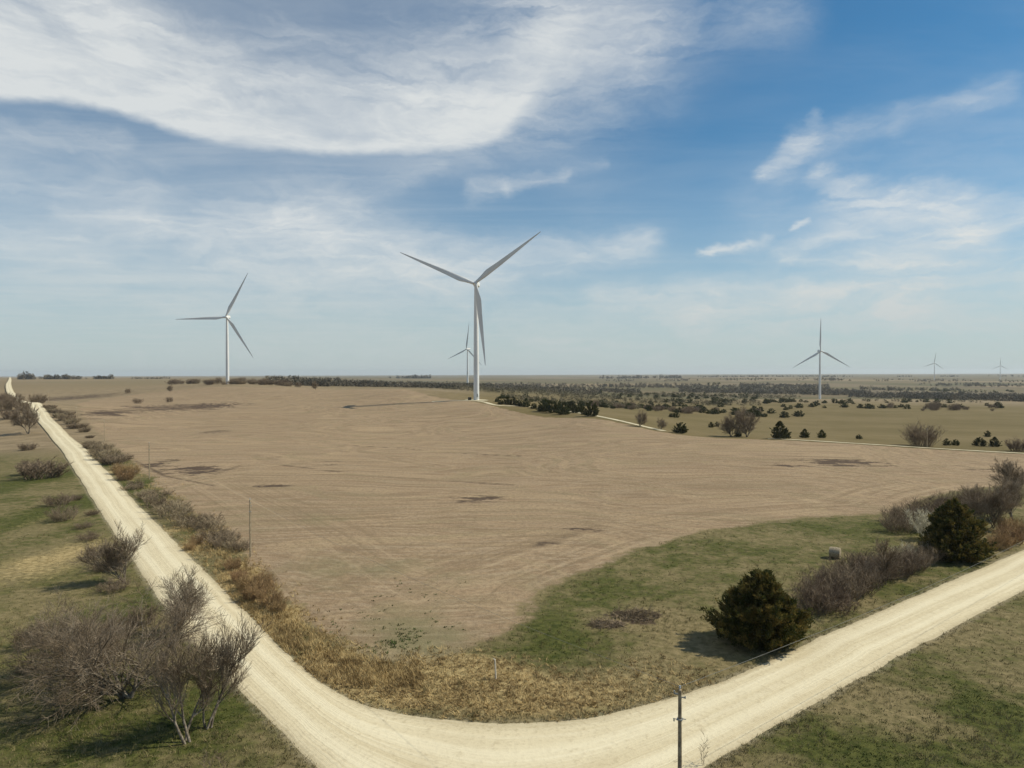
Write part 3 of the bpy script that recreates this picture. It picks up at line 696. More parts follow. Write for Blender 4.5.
# ------------------------------------------------------------------ vegetation builders
def bare_tree_segs(seed, height, spread=.8, stems=1, twig=.018, dens=1.0, lean=(0, 0), trunk_frac=.25, trunk_r=None, levels=3, up=.25):
    R = random.Random(seed); trunk, crown = [], []
    tr = trunk_r or height * .02
    def grow(p, d, L, r, lev):
        n_ = 5 if lev < 2 else 4; st_ = L / n_; pts = [p]
        for k in range(n_):
            wob = .13 if lev < 2 else .20
            d = (d + Vector((R.gauss(0, wob), R.gauss(0, wob), R.gauss(0, wob * .6) + up * (.25 if lev else .1)))).normalized()
            q = p + d * st_; ra = r * (1 - .62 * k / n_); rb = r * (1 - .62 * (k + 1) / n_)
            (trunk if lev <= 1 else crown).append((*p, *q, max(ra, twig), max(rb, twig)))
            f = (k + 1) / n_
            if lev < levels and (lev > 0 or f > trunk_frac):
                nb = 2 if R.random() < dens else 1
                if lev == levels - 1: nb = 3
                for _ in range(nb):
                    az_ = R.uniform(0, 2 * pi); opn = R.uniform(.35, .85) * (1.1 if lev == 0 else .8 if lev == levels - 1 else 1.0) * (spread * .6 + .45)
                    t1 = d.orthogonal().normalized(); t2 = d.cross(t1)
                    dd = (d * cos(opn) + (t1 * cos(az_) + t2 * sin(az_)) * sin(opn)).normalized()
                    LL = L * R.uniform(.45, .75) * (1.05 - .3 * f) * (1.0 if lev else .95 + .3 * spread)
                    grow(q, dd, LL, rb * R.uniform(.5, .75), lev + 1)
            p = q
    for s_ in range(stems):
        a = R.uniform(0, 2 * pi) if stems > 1 else 0; k = .55 * spread if stems > 1 else .0
        d = Vector((lean[0] + k * cos(a + s_ * 2 * pi / stems), lean[1] + k * sin(a + s_ * 2 * pi / stems), 1)).normalized()
        base = Vector((.4 * cos(s_ * 2.4), .4 * sin(s_ * 2.4), -.3)) if stems > 1 else Vector((0, 0, -.3))
        grow(base, d, height * R.uniform(.62, .8), tr * (1 if stems == 1 else .75), 0)
    # scale to the asked height
    z = max(max(s[2], s[5]) for s in trunk + crown); k = height / z
    sc_ = lambda L: [(s[0] * k, s[1] * k, s[2] * k, s[3] * k, s[4] * k, s[5] * k, s[6], s[7]) for s in L]
    return sc_(trunk), sc_(crown)
def quadmesh(name, segs, m_, sides):
    V_, F_ = tubes(segs, sides); return mesh_np(name, V_, F_, m_, nverts=4, smooth=sides > 3)
def bare_tree(name, xy, label, cat, group=None, proto=None, rotz=0, scale=1, m_crown='twig', **kw):
    if proto is None:
        t, c = bare_tree_segs(**kw); proto = (quadmesh('trunk', t, M['bark'], 6), quadmesh('crown', c, M[m_crown], 3))
    e = bpy.data.objects.new(name, None); COL.objects.link(e); e.location = (xy[0], xy[1], h1(*xy)); e.rotation_euler = (0, 0, rotz); e.scale = (scale,) * 3
    finish(e, label, cat, group)
    link('trunk', proto[0], e); link('crown', proto[1], e)
    return proto
def brush_mesh(seed, n_stems=60, hgt=3.0, wid=2.4, twig=.016, m_='brush', fan=.9):
    R = random.Random(seed); segs = []
    for _ in range(n_stems):
        a = R.uniform(0, 2 * pi); rr_ = wid * math.sqrt(R.random()) * .55
        p = Vector((rr_ * cos(a), rr_ * sin(a), -.15)); lean = R.uniform(.05, fan)
        a2 = a + R.gauss(0, .5); d = Vector((lean * cos(a2), lean * sin(a2), 1)).normalized()
        L = hgt * R.uniform(.55, 1.05) * (1 - .35 * (rr_ / wid)); n_ = 4
        for k in range(n_):
            d = (d + Vector((R.gauss(0, .16), R.gauss(0, .16), .05))).normalized(); q = p + d * L / n_
            segs.append((*p, *q, twig * 1.5 * (1 - .2 * k), twig * 1.5 * (.8 - .2 * k)))
            for _b in range(3 if k else 1):
                a3 = R.uniform(0, 2 * pi); dd = (d + Vector((cos(a3), sin(a3), .2)) * .8).normalized(); l2 = L * R.uniform(.15, .34); q2 = q + dd * l2
                segs.append((*q, *q2, twig, twig * .6))
                for _c in range(2):
                    a4 = R.uniform(0, 2 * pi); d3 = (dd + Vector((cos(a4), sin(a4), .3)) * .8).normalized(); m0 = q + (q2 - q) * R.uniform(.3, .9)
                    segs.append((*m0, *(m0 + d3 * l2 * R.uniform(.4, .9)), twig * .7, twig * .4))
            p = q
    V_, F_ = tubes(segs, 3); return mesh_np('shrub_brush', V_, F_, M[m_], nverts=4)
def cedar_meshes(seed, n_sprays=420, faces=60, H_=9.0, Wd=5.3, fs=.26, m_='cedar', ex=.62, rag=1.0):
    """a red cedar: many upswept sprays round a trunk, each a fuzzy plume of scale foliage"""
    g = np.random.default_rng(seed)
    t = g.beta(1.15, 1.7, n_sprays) * .97 + .02                      # height fraction of the tip
    lump = 1 + .10 * np.sin(3 * g.uniform(0, 6.28) + t * 9)
    prof = np.where(t < .22, .80 + .20 * (t / .22), ((1 - t) / .78) ** ex) * lump
    az_ = g.uniform(0, 2 * pi, n_sprays); rj = g.uniform(.66, 1.06, n_sprays) + (g.random(n_sprays) < .10) * .16
    lob = 1 + rag * (.10 * np.sin(az_ * 3 + seed) + .08 * np.sin(az_ * 2 + t * 9 + seed) + .06 * np.sin(az_ * 7 + t * 12 + seed))
    R_ = Wd * prof * rj * lob
    tip = np.stack([R_ * np.cos(az_), R_ * np.sin(az_), H_ * (t * .97 + .03) + .25], -1)
    base = np.stack([tip[:, 0] * .30, tip[:, 1] * .30, np.maximum(tip[:, 2] - R_ * g.uniform(.35, .75, n_sprays), .15)], -1)
    N_ = n_sprays * faces
    k = np.repeat(np.arange(n_sprays), faces); s_ = g.beta(2.2, 1.1, N_)
    c = base[k] + (tip[k] - base[k]) * s_[:, None]
    rad_ = (.10 + .13 * (1 - s_)) * Wd * (.55 + .45 * g.random(N_)) * .46
    c = c + g.normal(0, 1, (N_, 3)) * rad_[:, None] * .62
    c[:, 2] = np.maximum(c[:, 2], .08 + .2 * g.random(N_))
    d = (tip - base)[k]; d /= np.linalg.norm(d, axis=1, keepdims=True)
    d = d + g.normal(0, .55, (N_, 3)) + np.array([0, 0, .35]); d /= np.linalg.norm(d, axis=1, keepdims=True)
    s2 = g.normal(0, 1, (N_, 3)); s2 -= (s2 * d).sum(1, keepdims=True) * d; s2 /= np.linalg.norm(s2, axis=1, keepdims=True)
    L = fs * g.uniform(.6, 1.5, N_)[:, None]; w_ = fs * .30 * g.uniform(.7, 1.3, N_)[:, None]
    V_ = np.stack([c - s2 * w_, c + s2 * w_, c + d * L], 1).reshape(-1, 3)
    crown = mesh_np('crown', V_, np.arange(3 * N_).reshape(-1, 3), M[m_])
    mb = MB(); mb.tube((0, 0, -.4), (0, 0, H_ * .55), H_ * .022, H_ * .012, 8); mb.tube((0, 0, H_ * .55), (0, 0, H_ * .9), H_ * .012, .02, 6)
    return mb.mesh('trunk', M['bark']), crown
def cedar(proto, xy, label, group=None, rotz=0, scale=1, name='juniper_tree', parts=True):
    if parts:
        e = bpy.data.objects.new(name, None); COL.objects.link(e); link('trunk', proto[0], e); link('crown', proto[1], e)
    else: e = link(name, proto[1])
    e.location = (xy[0], xy[1], h1(*xy)); e.rotation_euler = (0, 0, rotz); e.scale = scale if hasattr(scale, '__len__') else (scale,) * 3
    return finish(e, label, 'juniper', group)
def single(name, me, xy, label, cat, group=None, rotz=0, scale=1, dz=0):
    o = link(name, me, loc=(xy[0], xy[1], h1(*xy) + dz), rotz=rotz, scale=scale); return finish(o, label, cat, group)

# ------------------------------------------------------------------ near bare trees, bottom left
bare_tree('bare_tree', G(187, 742), 'leaning pale-trunked bare tree in the bottom left grass, nearest the camera of the cluster', 'tree', seed=11, height=10.4, spread=.70, stems=3, dens=.8, twig=.011, lean=(-.12, .05), trunk_frac=.35, trunk_r=.17, up=.6)
bare_tree('bare_tree', G(207, 728), 'slim upright bare tree right beside the gravel road edge, rightmost of the bottom left cluster', 'tree', seed=21, height=10.0, spread=.62, stems=3, dens=.8, twig=.012, lean=(.06, .05), trunk_frac=.3, trunk_r=.14, up=.6)
bare_tree('bare_tree', G(128, 697), 'big wide multi-stemmed bare tree, the largest of the bottom left cluster, crown wider than tall', 'tree', seed=37, height=11.2, spread=1.25, stems=6, dens=.78, twig=.012, trunk_frac=.12, trunk_r=.24, up=.12)
bare_tree('bare_tree', G(72, 676), 'sprawling bare tree at the left edge of the bottom left cluster', 'tree', seed=45, height=8.8, spread=1.25, stems=6, dens=.7, twig=.012, trunk_frac=.1, trunk_r=.16, up=.1)
bare_tree('bare_tree', G(170, 640), 'dark bare tree whose crown reaches over the cream road, behind the widest tree', 'tree', seed=52, height=8.5, spread=1.0, stems=4, dens=.75, twig=.012, lean=(.25, 0), trunk_frac=.15, trunk_r=.15, up=.3)
bare_tree('bare_tree', G(124, 583), 'small round bare tree against the left road, farthest back of the bottom left cluster', 'tree', seed=63, height=9.4, spread=.9, stems=4, dens=.75, twig=.013, trunk_frac=.15, trunk_r=.13, up=.45)
bare_tree('bare_tree', G(28, 434), 'distant fork-trunked bare tree before the cream road near the left picture edge', 'tree', seed=71, height=15.5, spread=.8, stems=4, twig=.035, trunk_frac=.2, trunk_r=.32, up=.4)
# brush undergrowth mixed round them
BR = [brush_mesh(100 + k, 75, 3.0, 2.6) for k in range(4)]
BRF = [brush_mesh(120 + k, 80, 3.0, 3.0, twig=.030) for k in range(3)]
BRH = [brush_mesh(180 + k, 52, 2.6, 3.0, twig=.022, m_='hedge', fan=.75) for k in range(4)]
BRHF = [brush_mesh(185 + k, 90, 3.0, 3.0, twig=.034, m_='hedge', fan=.7) for k in range(3)]
BRT = [brush_mesh(140 + k, 85, 2.0, 2.0, twig=.016, m_='tan_brush', fan=.5) for k in range(2)]
for k, (u, v, s_) in enumerate([(100, 664, 1.0), (75, 650, 1.0), (120, 636, 1.0), (28, 648, .8), (142, 625, .8)]):
    single('brush_shrub', BR[k % 4], G(u, v), 'low grey twiggy shrub tangled under the bottom left bare trees', 'shrub', 'undergrowth under the bare trees', rotz=k * 1.3, scale=s_)
for k, (u, v, s_, lb) in enumerate([(207, 768, .55, 'short bare sapling at the bottom picture edge by the road'), (226, 765, .5, 'thin pale sapling at the bottom edge nearest to the road')]):
    single('sapling', brush_mesh(160 + k, 4, 4.0, .4, twig=.022, fan=.3), G(u, v + 6), lb, 'sapling', scale=s_)
single('sapling', brush_mesh(166, 3, 4.2, .3, twig=.018, fan=.25), G(703, 765), 'dry leafless sapling at the road edge just right of the utility pole', 'sapling', scale=.62)

# left verge shrubs
def wideshrub(u, v, sx, sz, protos, k, label, group=None, cat='shrub', name='brush_shrub'):
    return single(name, protos[k % len(protos)], G(u, v), label, cat, group, rotz=k * 1.7, scale=(sx, sx, sz))
wideshrub(42, 478, 2.4, 1.8, BRF, 0, 'large dark grey rounded shrub left of the road on the green verge')
wideshrub(36, 474, 1.8, 1.4, BRF, 1, 'grey shrub joined to the left side of the large dark rounded shrub')
wideshrub(28, 450, 1.4, .9, BRF, 2, 'small grey shrub near the green striped wheat at the left picture edge')
wideshrub(63, 520, 1.35, 1.1, BR, 1, 'low purple-grey shrub on the verge right of the golden grass patch')
wideshrub(58, 505, 1.5, .9, BR, 2, 'thin grey brush between the dark rounded shrub and the low purple-grey one')
for k, (u, v, s_) in enumerate([(88, 540, .8), (98, 556, .9), (84, 528, .7), (106, 570, .9), (75, 500, .7), (113, 590, .9), (92, 515, .6)]):
    wideshrub(u, v, s_ * 1.2, s_ * .6, BR, k, 'faint thin brush on the grass verge left of the road', 'thin brush on the left verge')
for k, (u, Yd, s_) in enumerate([(2, 470, 2.6), (14, 500, 2.6), (6, 560, 2.8), (22, 470, 2.0), (0, 640, 3), (38, 560, 2.4), (10, 440, 2.0)]):
    single('brush_shrub', BRF[k % 3], YD(u, Yd), 'grey-brown shrub in the thicket behind the forked bare tree at far left', 'shrub', 'thicket at the far left', rotz=k, scale=s_)
# hedge between the left road and the field
hedge = [(60, 417, 1.9, 1.5), (66, 420, 2.0, 1.6), (72, 424, 2.1, 1.8), (78, 428, 2.2, 1.6), (84, 432, 1.8, 1.4), (70, 416, 1.8, 1.3), (54, 412, 1.8, 1.2), (48, 408, 1.9, 1.2),
         (88, 444, 1.3, .9), (92, 448, 1.5, 1.1), (98, 456, 1.9, 1.7), (106, 460, 2.1, 1.9), (113, 464, 2.0, 1.8), (119, 461, 1.6, 1.4), (102, 452, 1.6, 1.4),
         (124, 478, 1.2, .8), (130, 488, 1.2, .9), (138, 490, 1.3, 1.1), (128, 476, 1.0, .9),
         (150, 500, 1.2, 1.0), (157, 506, 1.5, 1.3), (165, 512, 1.6, 1.5), (173, 517, 1.7, 1.6), (181, 522, 1.6, 1.6), (190, 526, 1.3, 1.2), (170, 505, 1.4, 1.3), (160, 498, 1.2, 1.1), (185, 512, 1.2, 1.1),
         (200, 531, 1.1, 1.0), (208, 538, 1.2, 1.2), (217, 543, 1.4, 1.4), (226, 548, 1.4, 1.35), (235, 549, 1.3, 1.2), (222, 536, 1.2, 1.2), (212, 530, 1.0, 1.0)]
hedge += [(52, 409, 1.6, 1.3), (58, 413, 1.6, 1.3), (64, 414, 1.7, 1.4), (90, 438, 1.0, .8), (96, 446, 1.2, 1.0), (118, 470, 1.1, .9), (133, 484, 1.2, 1.0), (143, 494, 1.2, 1.1), (147, 498, 1.1, 1.0), (176, 508, 1.2, 1.2), (196, 522, 1.3, 1.3), (204, 526, 1.3, 1.3), (230, 540, 1.2, 1.2), (240, 552, 1.0, 1.0)]
hedge = [(u + (0 if v < 470 else R_.uniform(-3, 3)), v + (0 if v < 470 else R_.uniform(-2, 3)), a * R_.uniform(.7, 1.15), b * R_.uniform(.65, 1.05)) for (u, v, a, b) in hedge for R_ in [random.Random(int(u * 7 + v))]]
for k, (u, v, a, b) in enumerate(hedge):
    far = v < 470; seg = 0 if v < 436 else 1 if v < 470 else 2 if v < 496 else 3 if u < 196 else 4
    lb = ['brown shrub in the farthest hedge clump at the road bend', 'grey-brown shrub in the dark hedge clump beyond the tan grass',
          'sparse grey shrub beside the tan grass in the roadside hedge', 'grey shrub in the dense hedge clump before the second pole', 'brown shrub in the hedge clump at the nearest field pole'][seg]
    gr = ['hedge clump far along the road', 'dark hedge clump', 'sparse hedge by tan grass', 'dense hedge clump', 'hedge clump by the field pole'][seg]
    b *= .85
    single('hedge_shrub', BRHF[k % 3] if far else BRH[k % 4], G(u, v), lb, 'shrub', gr, rotz=k * 2.1, scale=(a, a, b * .85))
for k, (u, v, s_) in enumerate([(255, 600, 1.1), (262, 594, 1.2), (270, 606, 1.0), (248, 590, 1.1), (240, 582, .9), (232, 570, .9), (278, 612, .8), (120, 474, 1.6), (126, 480, 1.6), (132, 474, 1.5), (265, 585, .9), (196, 545, .8), (190, 550, .7)]):
    single('tall_grass_clump', BRT[k % 2], G(u, v), 'clump of tall golden dry grass beside the roadside hedge', 'dry grass clump', 'golden grass clumps along the hedge', rotz=k * 1.1, scale=s_)

# ------------------------------------------------------------------ right side thickets
CEDN = cedar_meshes(5, 520, 130, 7.7, 5.4, .26, 'cedar_warm'); CEDN2 = cedar_meshes(9, 480, 110, 9.4, 5.6, .30, 'cedar_warm')
x_, y_ = G(768, 650)
cedar(CEDN, (x_, y_ + 2.2), 'big round dark green juniper beside the gravel road, nearest to the camera', scale=(1, 1, 1.02))
x_, y_ = G(962, 562)
cedar(CEDN2, (x_, y_ + 2), 'dark green juniper by the right stretch of road next to the pale blossoming shrub', scale=(.93, .93, 1.0))
thick = [(812, 612, 1.25, 1.1), (822, 604, 1.4, 1.3), (834, 602, 1.4, 1.3), (846, 596, 1.4, 1.3), (858, 592, 1.4, 1.2), (840, 612, 1.1, .9), (868, 584, 1.4, 1.3), (880, 578, 1.4, 1.2), (852, 580, 1.4, 1.2), (892, 576, 1.4, 1.2), (906, 572, 1.3, 1.1), (916, 568, 1.3, 1.1), (826, 592, 1.3, 1.1), (870, 572, 1.2, 1.0), (930, 560, 1.2, 1.0)]
for k, (u, v, a, b) in enumerate(thick):
    single('brush_shrub', BR[k % 4], G(u, v), 'purple-grey bare shrub in the thicket between the big junipers', 'shrub', 'thicket between the big junipers', rotz=k, scale=(a, a, b * 1.02))
PALE = brush_mesh(171, 70, 3.2, 2.6, twig=.026, m_='bud')
for k, (u, v, a, lb) in enumerate([(934, 540, 1.5, 'pale cream blossoming shrub left of the second juniper'), (918, 530, 1.3, 'paler lower shrub at the left foot of the blossoming one'), (905, 562, .9, 'low pale grey shrub in front of the green patch behind the thicket')]):
    single('blossom_shrub', PALE, G(u, v), lb, 'shrub', rotz=k * 2, scale=(a * .9, a * .9, a * .95))
for k, (u, v, a, b) in enumerate([(900, 532, 1.4, 1.2), (908, 526, 1.5, 1.3), (920, 520, 1.5, 1.4), (896, 522, 1.2, 1.0), (932, 516, 1.5, 1.4), (948, 512, 1.5, 1.5), (965, 512, 1.6, 1.5), (980, 512, 1.6, 1.6), (940, 528, 1.4, 1.3)]):
    single('brush_shrub', BR[(k + 1) % 4], G(u, v), 'dark grey shrub at the field corner behind the second juniper', 'shrub', 'shrubs at the right field corner', rotz=k * 1.9, scale=(a, a, b))
for k, (u, v, h_, sd_, lb) in enumerate([(992, 528, 9.5, 81, 'bare grey tree just right of the second juniper'), (1012, 520, 10, 82, 'tall bare tree at the right picture edge behind the tan brush'), (1020, 500, 10.5, 83, 'farthest bare tree at the right picture edge beside the field'), (968, 520, 8, 84, 'bare tree partly hidden behind the second juniper'), (886, 585, 7, 85, 'thin leafless sapling rising from the thicket between the junipers')]):
    bare_tree('bare_tree', G(u, v), lb, 'tree', seed=sd_, height=h_, spread=.75 if k < 4 else .35, stems=3 if k < 4 else 1, twig=.018, trunk_frac=.15, trunk_r=.15 if k < 4 else .07, up=.3, dens=.9)
for k, (u, v, s_) in enumerate([(1000, 548, 1.5), (1012, 543, 1.6), (1022, 538, 1.7), (990, 550, 1.0), (1008, 532, 1.5)]):
    single('tall_grass_clump', BRT[k % 2], G(u, v), 'reddish tan brush clump at the right picture edge by the road', 'dry brush clump', 'tan brush at the right edge', rotz=k, scale=s_)

# ------------------------------------------------------------------ trees along the far field edge
CEDM = [cedar_meshes(200 + k, 130, 56, 6.6 + .5 * k, 4.5, .40, ex=(.45, .75, .55)[k], rag=2.0) for k in range(3)]
CEDF = [cedar_meshes(300 + k, 60, 16, 5.6 + .4 * k, 4.1, .9, ex=.45, rag=2.2) for k in range(4)]
for k, (u, Yd, s_, lb) in enumerate([(591, 430, 1.25, 'tallest dark juniper on the far field edge, right of a pair of rounder ones'), (564, 455, 1.15, 'round dark juniper at the far field edge, middle of three big ones'), (553, 470, 1.05, 'dark juniper behind the middle one of the far field edge'), (543, 478, 1.1, 'dark juniper, leftmost of the three big ones at the far field edge'),
                                     (780, 330, 1.0, 'lone dark juniper at the far field edge where the pale track begins'), (786, 335, .6, 'small juniper touching the lone one at the start of the pale track'), (681, 350, .85, 'ragged dark juniper left of the paired bare trees'), (738.5, 345, .45, 'tiny dark juniper at the foot of the paired bare trees')]):
    cedar(CEDM[k % 3], YD(u, Yd), lb, rotz=k, scale=(s_, s_, s_ * (1.12 if k in (0, 4) else .95)))
for k, (u, Yd, s_) in enumerate([(501, 520, .55), (507, 525, .75), (513, 520, .8), (519, 515, .7), (526, 512, .85), (497, 540, .5), (534, 500, .6), (575, 470, .7), (546, 500, .9), (558, 500, 1.0), (571, 490, .9), (580, 480, .8)]):
    cedar(CEDM[k % 3], YD(u, Yd), 'small dark juniper in the row right of the pale pad', 'small junipers right of the turbine pad', rotz=k * 2, scale=s_)
bt = bare_tree('bare_tree', YD(747, 341), 'taller right-hand one of the paired grey bare trees at the far field edge', 'tree', seed=98, height=15.5, spread=.7, stems=4, dens=.9, twig=.024, trunk_frac=.08, trunk_r=.30, up=.3)
bare_tree('bare_tree', YD(731, 343), 'shorter left-hand one of the paired grey bare trees at the far field edge', 'tree', proto=bt, rotz=2.0, scale=.8)
bare_tree('bare_tree', YD(640, 372), 'small grey bare tree beside the short pale track stretch', 'tree', proto=bt, rotz=4.0, scale=.58)
bare_tree('bare_tree', YD(661, 362), 'thin low bare tree right of the pale track end', 'tree', proto=bt, rotz=5.0, scale=.42)
big_round = brush_mesh(181, 130, 9.5, 8.0, twig=.045, fan=.8)
single('round_bare_tree', big_round, YD(922, 309), 'lone wide round bare tree beyond the pale track on the right', 'tree')
single('brush_shrub', BRF[0], YD(1020, 290), 'grey bare shrub at the right picture edge beyond the pale track', 'shrub', scale=1.8)
for k, (u, Yd, s_, lb) in enumerate([(980, 318, .62, 'dark ragged juniper, left one of two right of the round bare tree'), (995, 316, .6, 'dark juniper, right one of two near the right picture edge'), (988, 400, .45, 'small dark juniper farther up behind the two at the right edge'), (859, 350, .35, 'tiny dark juniper just beyond the pale track left of the round bare tree'), (822, 350, .55, 'squat dark juniper beyond the pale track below the blade-up turbine'),
                                     (947, 318, .4, 'tiny squat juniper right of the round bare tree'), (956, 320, .42, 'second tiny squat juniper right of the round bare tree'), (805, 345, .6, 'low brownish juniper right of the lone one at the track'), (676, 520, .62, 'pair-mate juniper standing alone in the far pasture, right'), (671, 524, .45, 'smaller pair-mate juniper alone in the far pasture, left'), (711, 420, .45, 'little dark juniper left of the paired bare trees, lower'), (717, 440, .4, 'little dark juniper left of the paired bare trees, upper'), (776, 440, .42, 'little juniper up the pasture above the lone one'), (778, 520, .4, 'very small juniper high in the pasture above the lone one')]):
    cedar(CEDM[k % 3], YD(u, Yd), lb, rotz=k, scale=s_)

# scattered junipers over the rangeland
g = np.random.default_rng(21)
def scatter(spec, label, group, cap):
    pts = []
    for (u0_, u1_, ya, yb, n_) in spec:
        for _ in range(n_): pts.append((g.uniform(u0_, u1_), g.uniform(ya, yb)))
    for k, (u, Yd) in enumerate(pts[:cap]):
        s_ = g.uniform(.5, 1.1) * (1 if Yd < 1000 else 1.2)
        cedar(CEDF[k % 4], YD(u, Yd), label, group, rotz=g.uniform(0, 6), scale=(s_ * 1.1, s_ * 1.1, s_ * .85), parts=False)
scatter([(580, 690, 700, 1000, 34), (590, 800, 640, 720, 34), (500, 620, 620, 1000, 20)], 'dark juniper in the dense scatter behind the far field edge, centre', 'junipers scattered in mid distance', 100)
scatter([(660, 860, 1000, 1150, 32), (600, 760, 1150, 1600, 34), (680, 820, 700, 1000, 16)], 'small dark juniper dotted over the pasture left of the blade-up turbine', 'junipers left of the turbine in pasture', 100)
scatter([(770, 910, 840, 900, 14), (905, 1024, 860, 1000, 9), (780, 960, 1050, 1250, 20), (860, 990, 1800, 2100, 22), (1000, 1024, 2200, 2400, 4)], 'small dark juniper dotted over the right-hand pasture', 'junipers in the right pasture', 90)
BRM = brush_mesh(190, 46, 6.5, 6, twig=.06, fan=.6)
def shr(spec, label, group, zs=1.0):
    for (u0_, u1_, ya, yb, n_, s0, s1) in spec:
        for k in range(n_):
            s_ = g.uniform(s0, s1)
            single('bare_shrub', BRM, YD(g.uniform(u0_, u1_), g.uniform(ya, yb)), label, 'shrub', group, rotz=g.uniform(0, 6), scale=(s_, s_, s_ * g.uniform(.7, 1.0) * zs))
shr([(590, 720, 650, 730, 26, .5, 1.15), (720, 800, 660, 740, 10, .4, .9)], 'brown bare shrub in the low row crossing the mid-distance pasture', 'brown shrub row in mid pasture')
shr([(870, 1000, 760, 920, 14, .4, 1.0), (925, 935, 800, 860, 3, 1.0, 1.6), (950, 965, 780, 840, 3, .9, 1.3)], 'grey bare shrub in the broken row across the right-hand pasture', 'shrub row in the right pasture')
shr([(136, 139, 590, 600, 1, .8, .9), (169, 173, 600, 610, 1, .7, .8), (125, 128, 840, 850, 1, .8, .9)], 'small brown shrub alone on the field before the left turbine', 'lone shrubs on the left field')
bare_tree('bare_tree', YD(315.5, 745), 'small bare tree alone on the field crest left of centre', 'tree', proto=bt, rotz=1.0, scale=.62)
bare_tree('bare_tree', YD(170, 800), 'small bare tree on the far field left of the left turbine', 'tree', proto=bt, rotz=3.0, scale=.55)
shr([(205, 300, 890, 960, 32, .9, 1.5)], 'grey-brown shrub in the thicket around the foot of the left turbine', 'thicket at the left turbine foot')
shr([(168, 200, 1150, 1250, 9, 1.0, 1.6)], 'grey shrub in the short row farther back left of the left turbine', 'short shrub row left of the turbine')

# far woods as masses
def woods(name, label, spec, m_='woods', seed=1, fs=2.6, per=46, clus=False):
    g_ = np.random.default_rng(seed); VV = []
    for (pa_, pb_, wid, n_, hh) in spec:          # (u,Y) ends, depth width, trees, height
        t = g_.random(n_)
        if clus:
            cc_ = g_.random(max(3, int(abs(pb_[0] - pa_[0]) / 22))); t = np.clip(cc_[g_.integers(0, len(cc_), n_)] + g_.normal(0, 7, n_) / max(abs(pb_[0] - pa_[0]), 1), 0, 1)
        u = pa_[0] + (pb_[0] - pa_[0]) * t; Yd = pa_[1] + (pb_[1] - pa_[1]) * t + g_.uniform(-.5, .5, n_) * wid
        x = (u - 512) / F * Yd; z = H(x, Yd); hgt_ = hh * g_.uniform(.55, 1.25, n_) * (1 + .25 * np.sin(x / 37) * np.sin(x / 83 + 1))
        k = np.repeat(np.arange(n_), per); N_ = len(k)
        a = g_.uniform(0, 2 * pi, N_); hf = g_.uniform(0.02, 1, N_); rr_ = hh * .52 * np.sqrt(np.clip(1 - (hf * 1.6 - .6) ** 2, .05, 1)) * np.sqrt(g_.random(N_))
        c = np.stack([x[k] + rr_ * np.cos(a), Yd[k] + rr_ * np.sin(a), z[k] + hf * hgt_[k]], -1)
        sz = fs * hh / 9 * g_.uniform(.5, 1.2, N_)[:, None]
        d1 = g_.normal(0, 1, (N_, 3)); d2 = g_.normal(0, 1, (N_, 3))
        VV.append(np.stack([c, c + d1 * sz * .6, c + d2 * sz * .6], 1).reshape(-1, 3))
    V_ = np.concatenate(VV)
    finish(link(name, mesh_np(name, V_, np.arange(len(V_)).reshape(-1, 3), M[m_])), label, 'woods', kind='stuff')
woods('distant_woods', 'dark grey bare woods filling the valley behind the right-hand turbine', [((680, 2150), (870, 2000), 420, 800, 9), ((740, 2600), (830, 2600), 600, 350, 9), ((850, 1700), (1080, 1300), 220, 620, 9), ((900, 1850), (1080, 1550), 300, 520, 9), ((860, 2500), (960, 2400), 200, 100, 9), ((600, 2700), (760, 2500), 300, 260, 9)], seed=3)
woods('distant_woods', 'long grey tree belt along the field crest left of centre', [((265, 1150), (330, 1200), 90, 200, 9), ((300, 1250), (460, 1350), 140, 420, 8), ((270, 1900), (340, 1900), 120, 90, 15), ((400, 2100), (640, 1900), 500, 600, 8), ((440, 1500), (600, 1450), 200, 330, 7), ((330, 2900), (700, 2800), 500, 420, 9)], seed=4)
woods('distant_woods', 'thin dark tree lines along the horizon', [((0, 3300), (110, 3300), 200, 90, 11), ((20, 3000), (32, 3000), 40, 22, 19), ((46, 3000), (78, 3000), 40, 50, 16), ((98, 3100), (112, 3100), 40, 24, 16), ((125, 3500), (170, 3500), 60, 30, 10), ((390, 6500), (430, 6500), 60, 60, 24), ((560, 6500), (680, 6500), 300, 70, 26), ((600, 4500), (1024, 4300), 900, 300, 9), ((600, 8000), (1060, 8500), 1500, 300, 16), ((850, 3300), (1060, 3200), 500, 170, 8)], seed=5, fs=3.0, clus=True)
woods('brown_woods', 'mottled olive brown woods between the field edge junipers and the far valley', [((500, 900), (640, 800), 220, 260, 5), ((560, 1100), (760, 1050), 260, 320, 5), ((440, 1300), (620, 1300), 300, 420, 6), ((620, 1500), (800, 1500), 300, 260, 6), ((860, 1250), (1000, 1150), 120, 40, 5)], m_='brownwoods', seed=8, fs=2.0)
woods('juniper_belt', 'dark evergreen patches on the distant rangeland slopes', [((640, 1550), (760, 1500), 200, 60, 7), ((430, 1750), (500, 1700), 100, 26, 7), ((940, 2250), (1000, 2150), 90, 26, 8), ((880, 2400), (960, 2300), 200, 30, 8), ((700, 3000), (720, 3000), 200, 12, 9)], m_='cedar', seed=6)

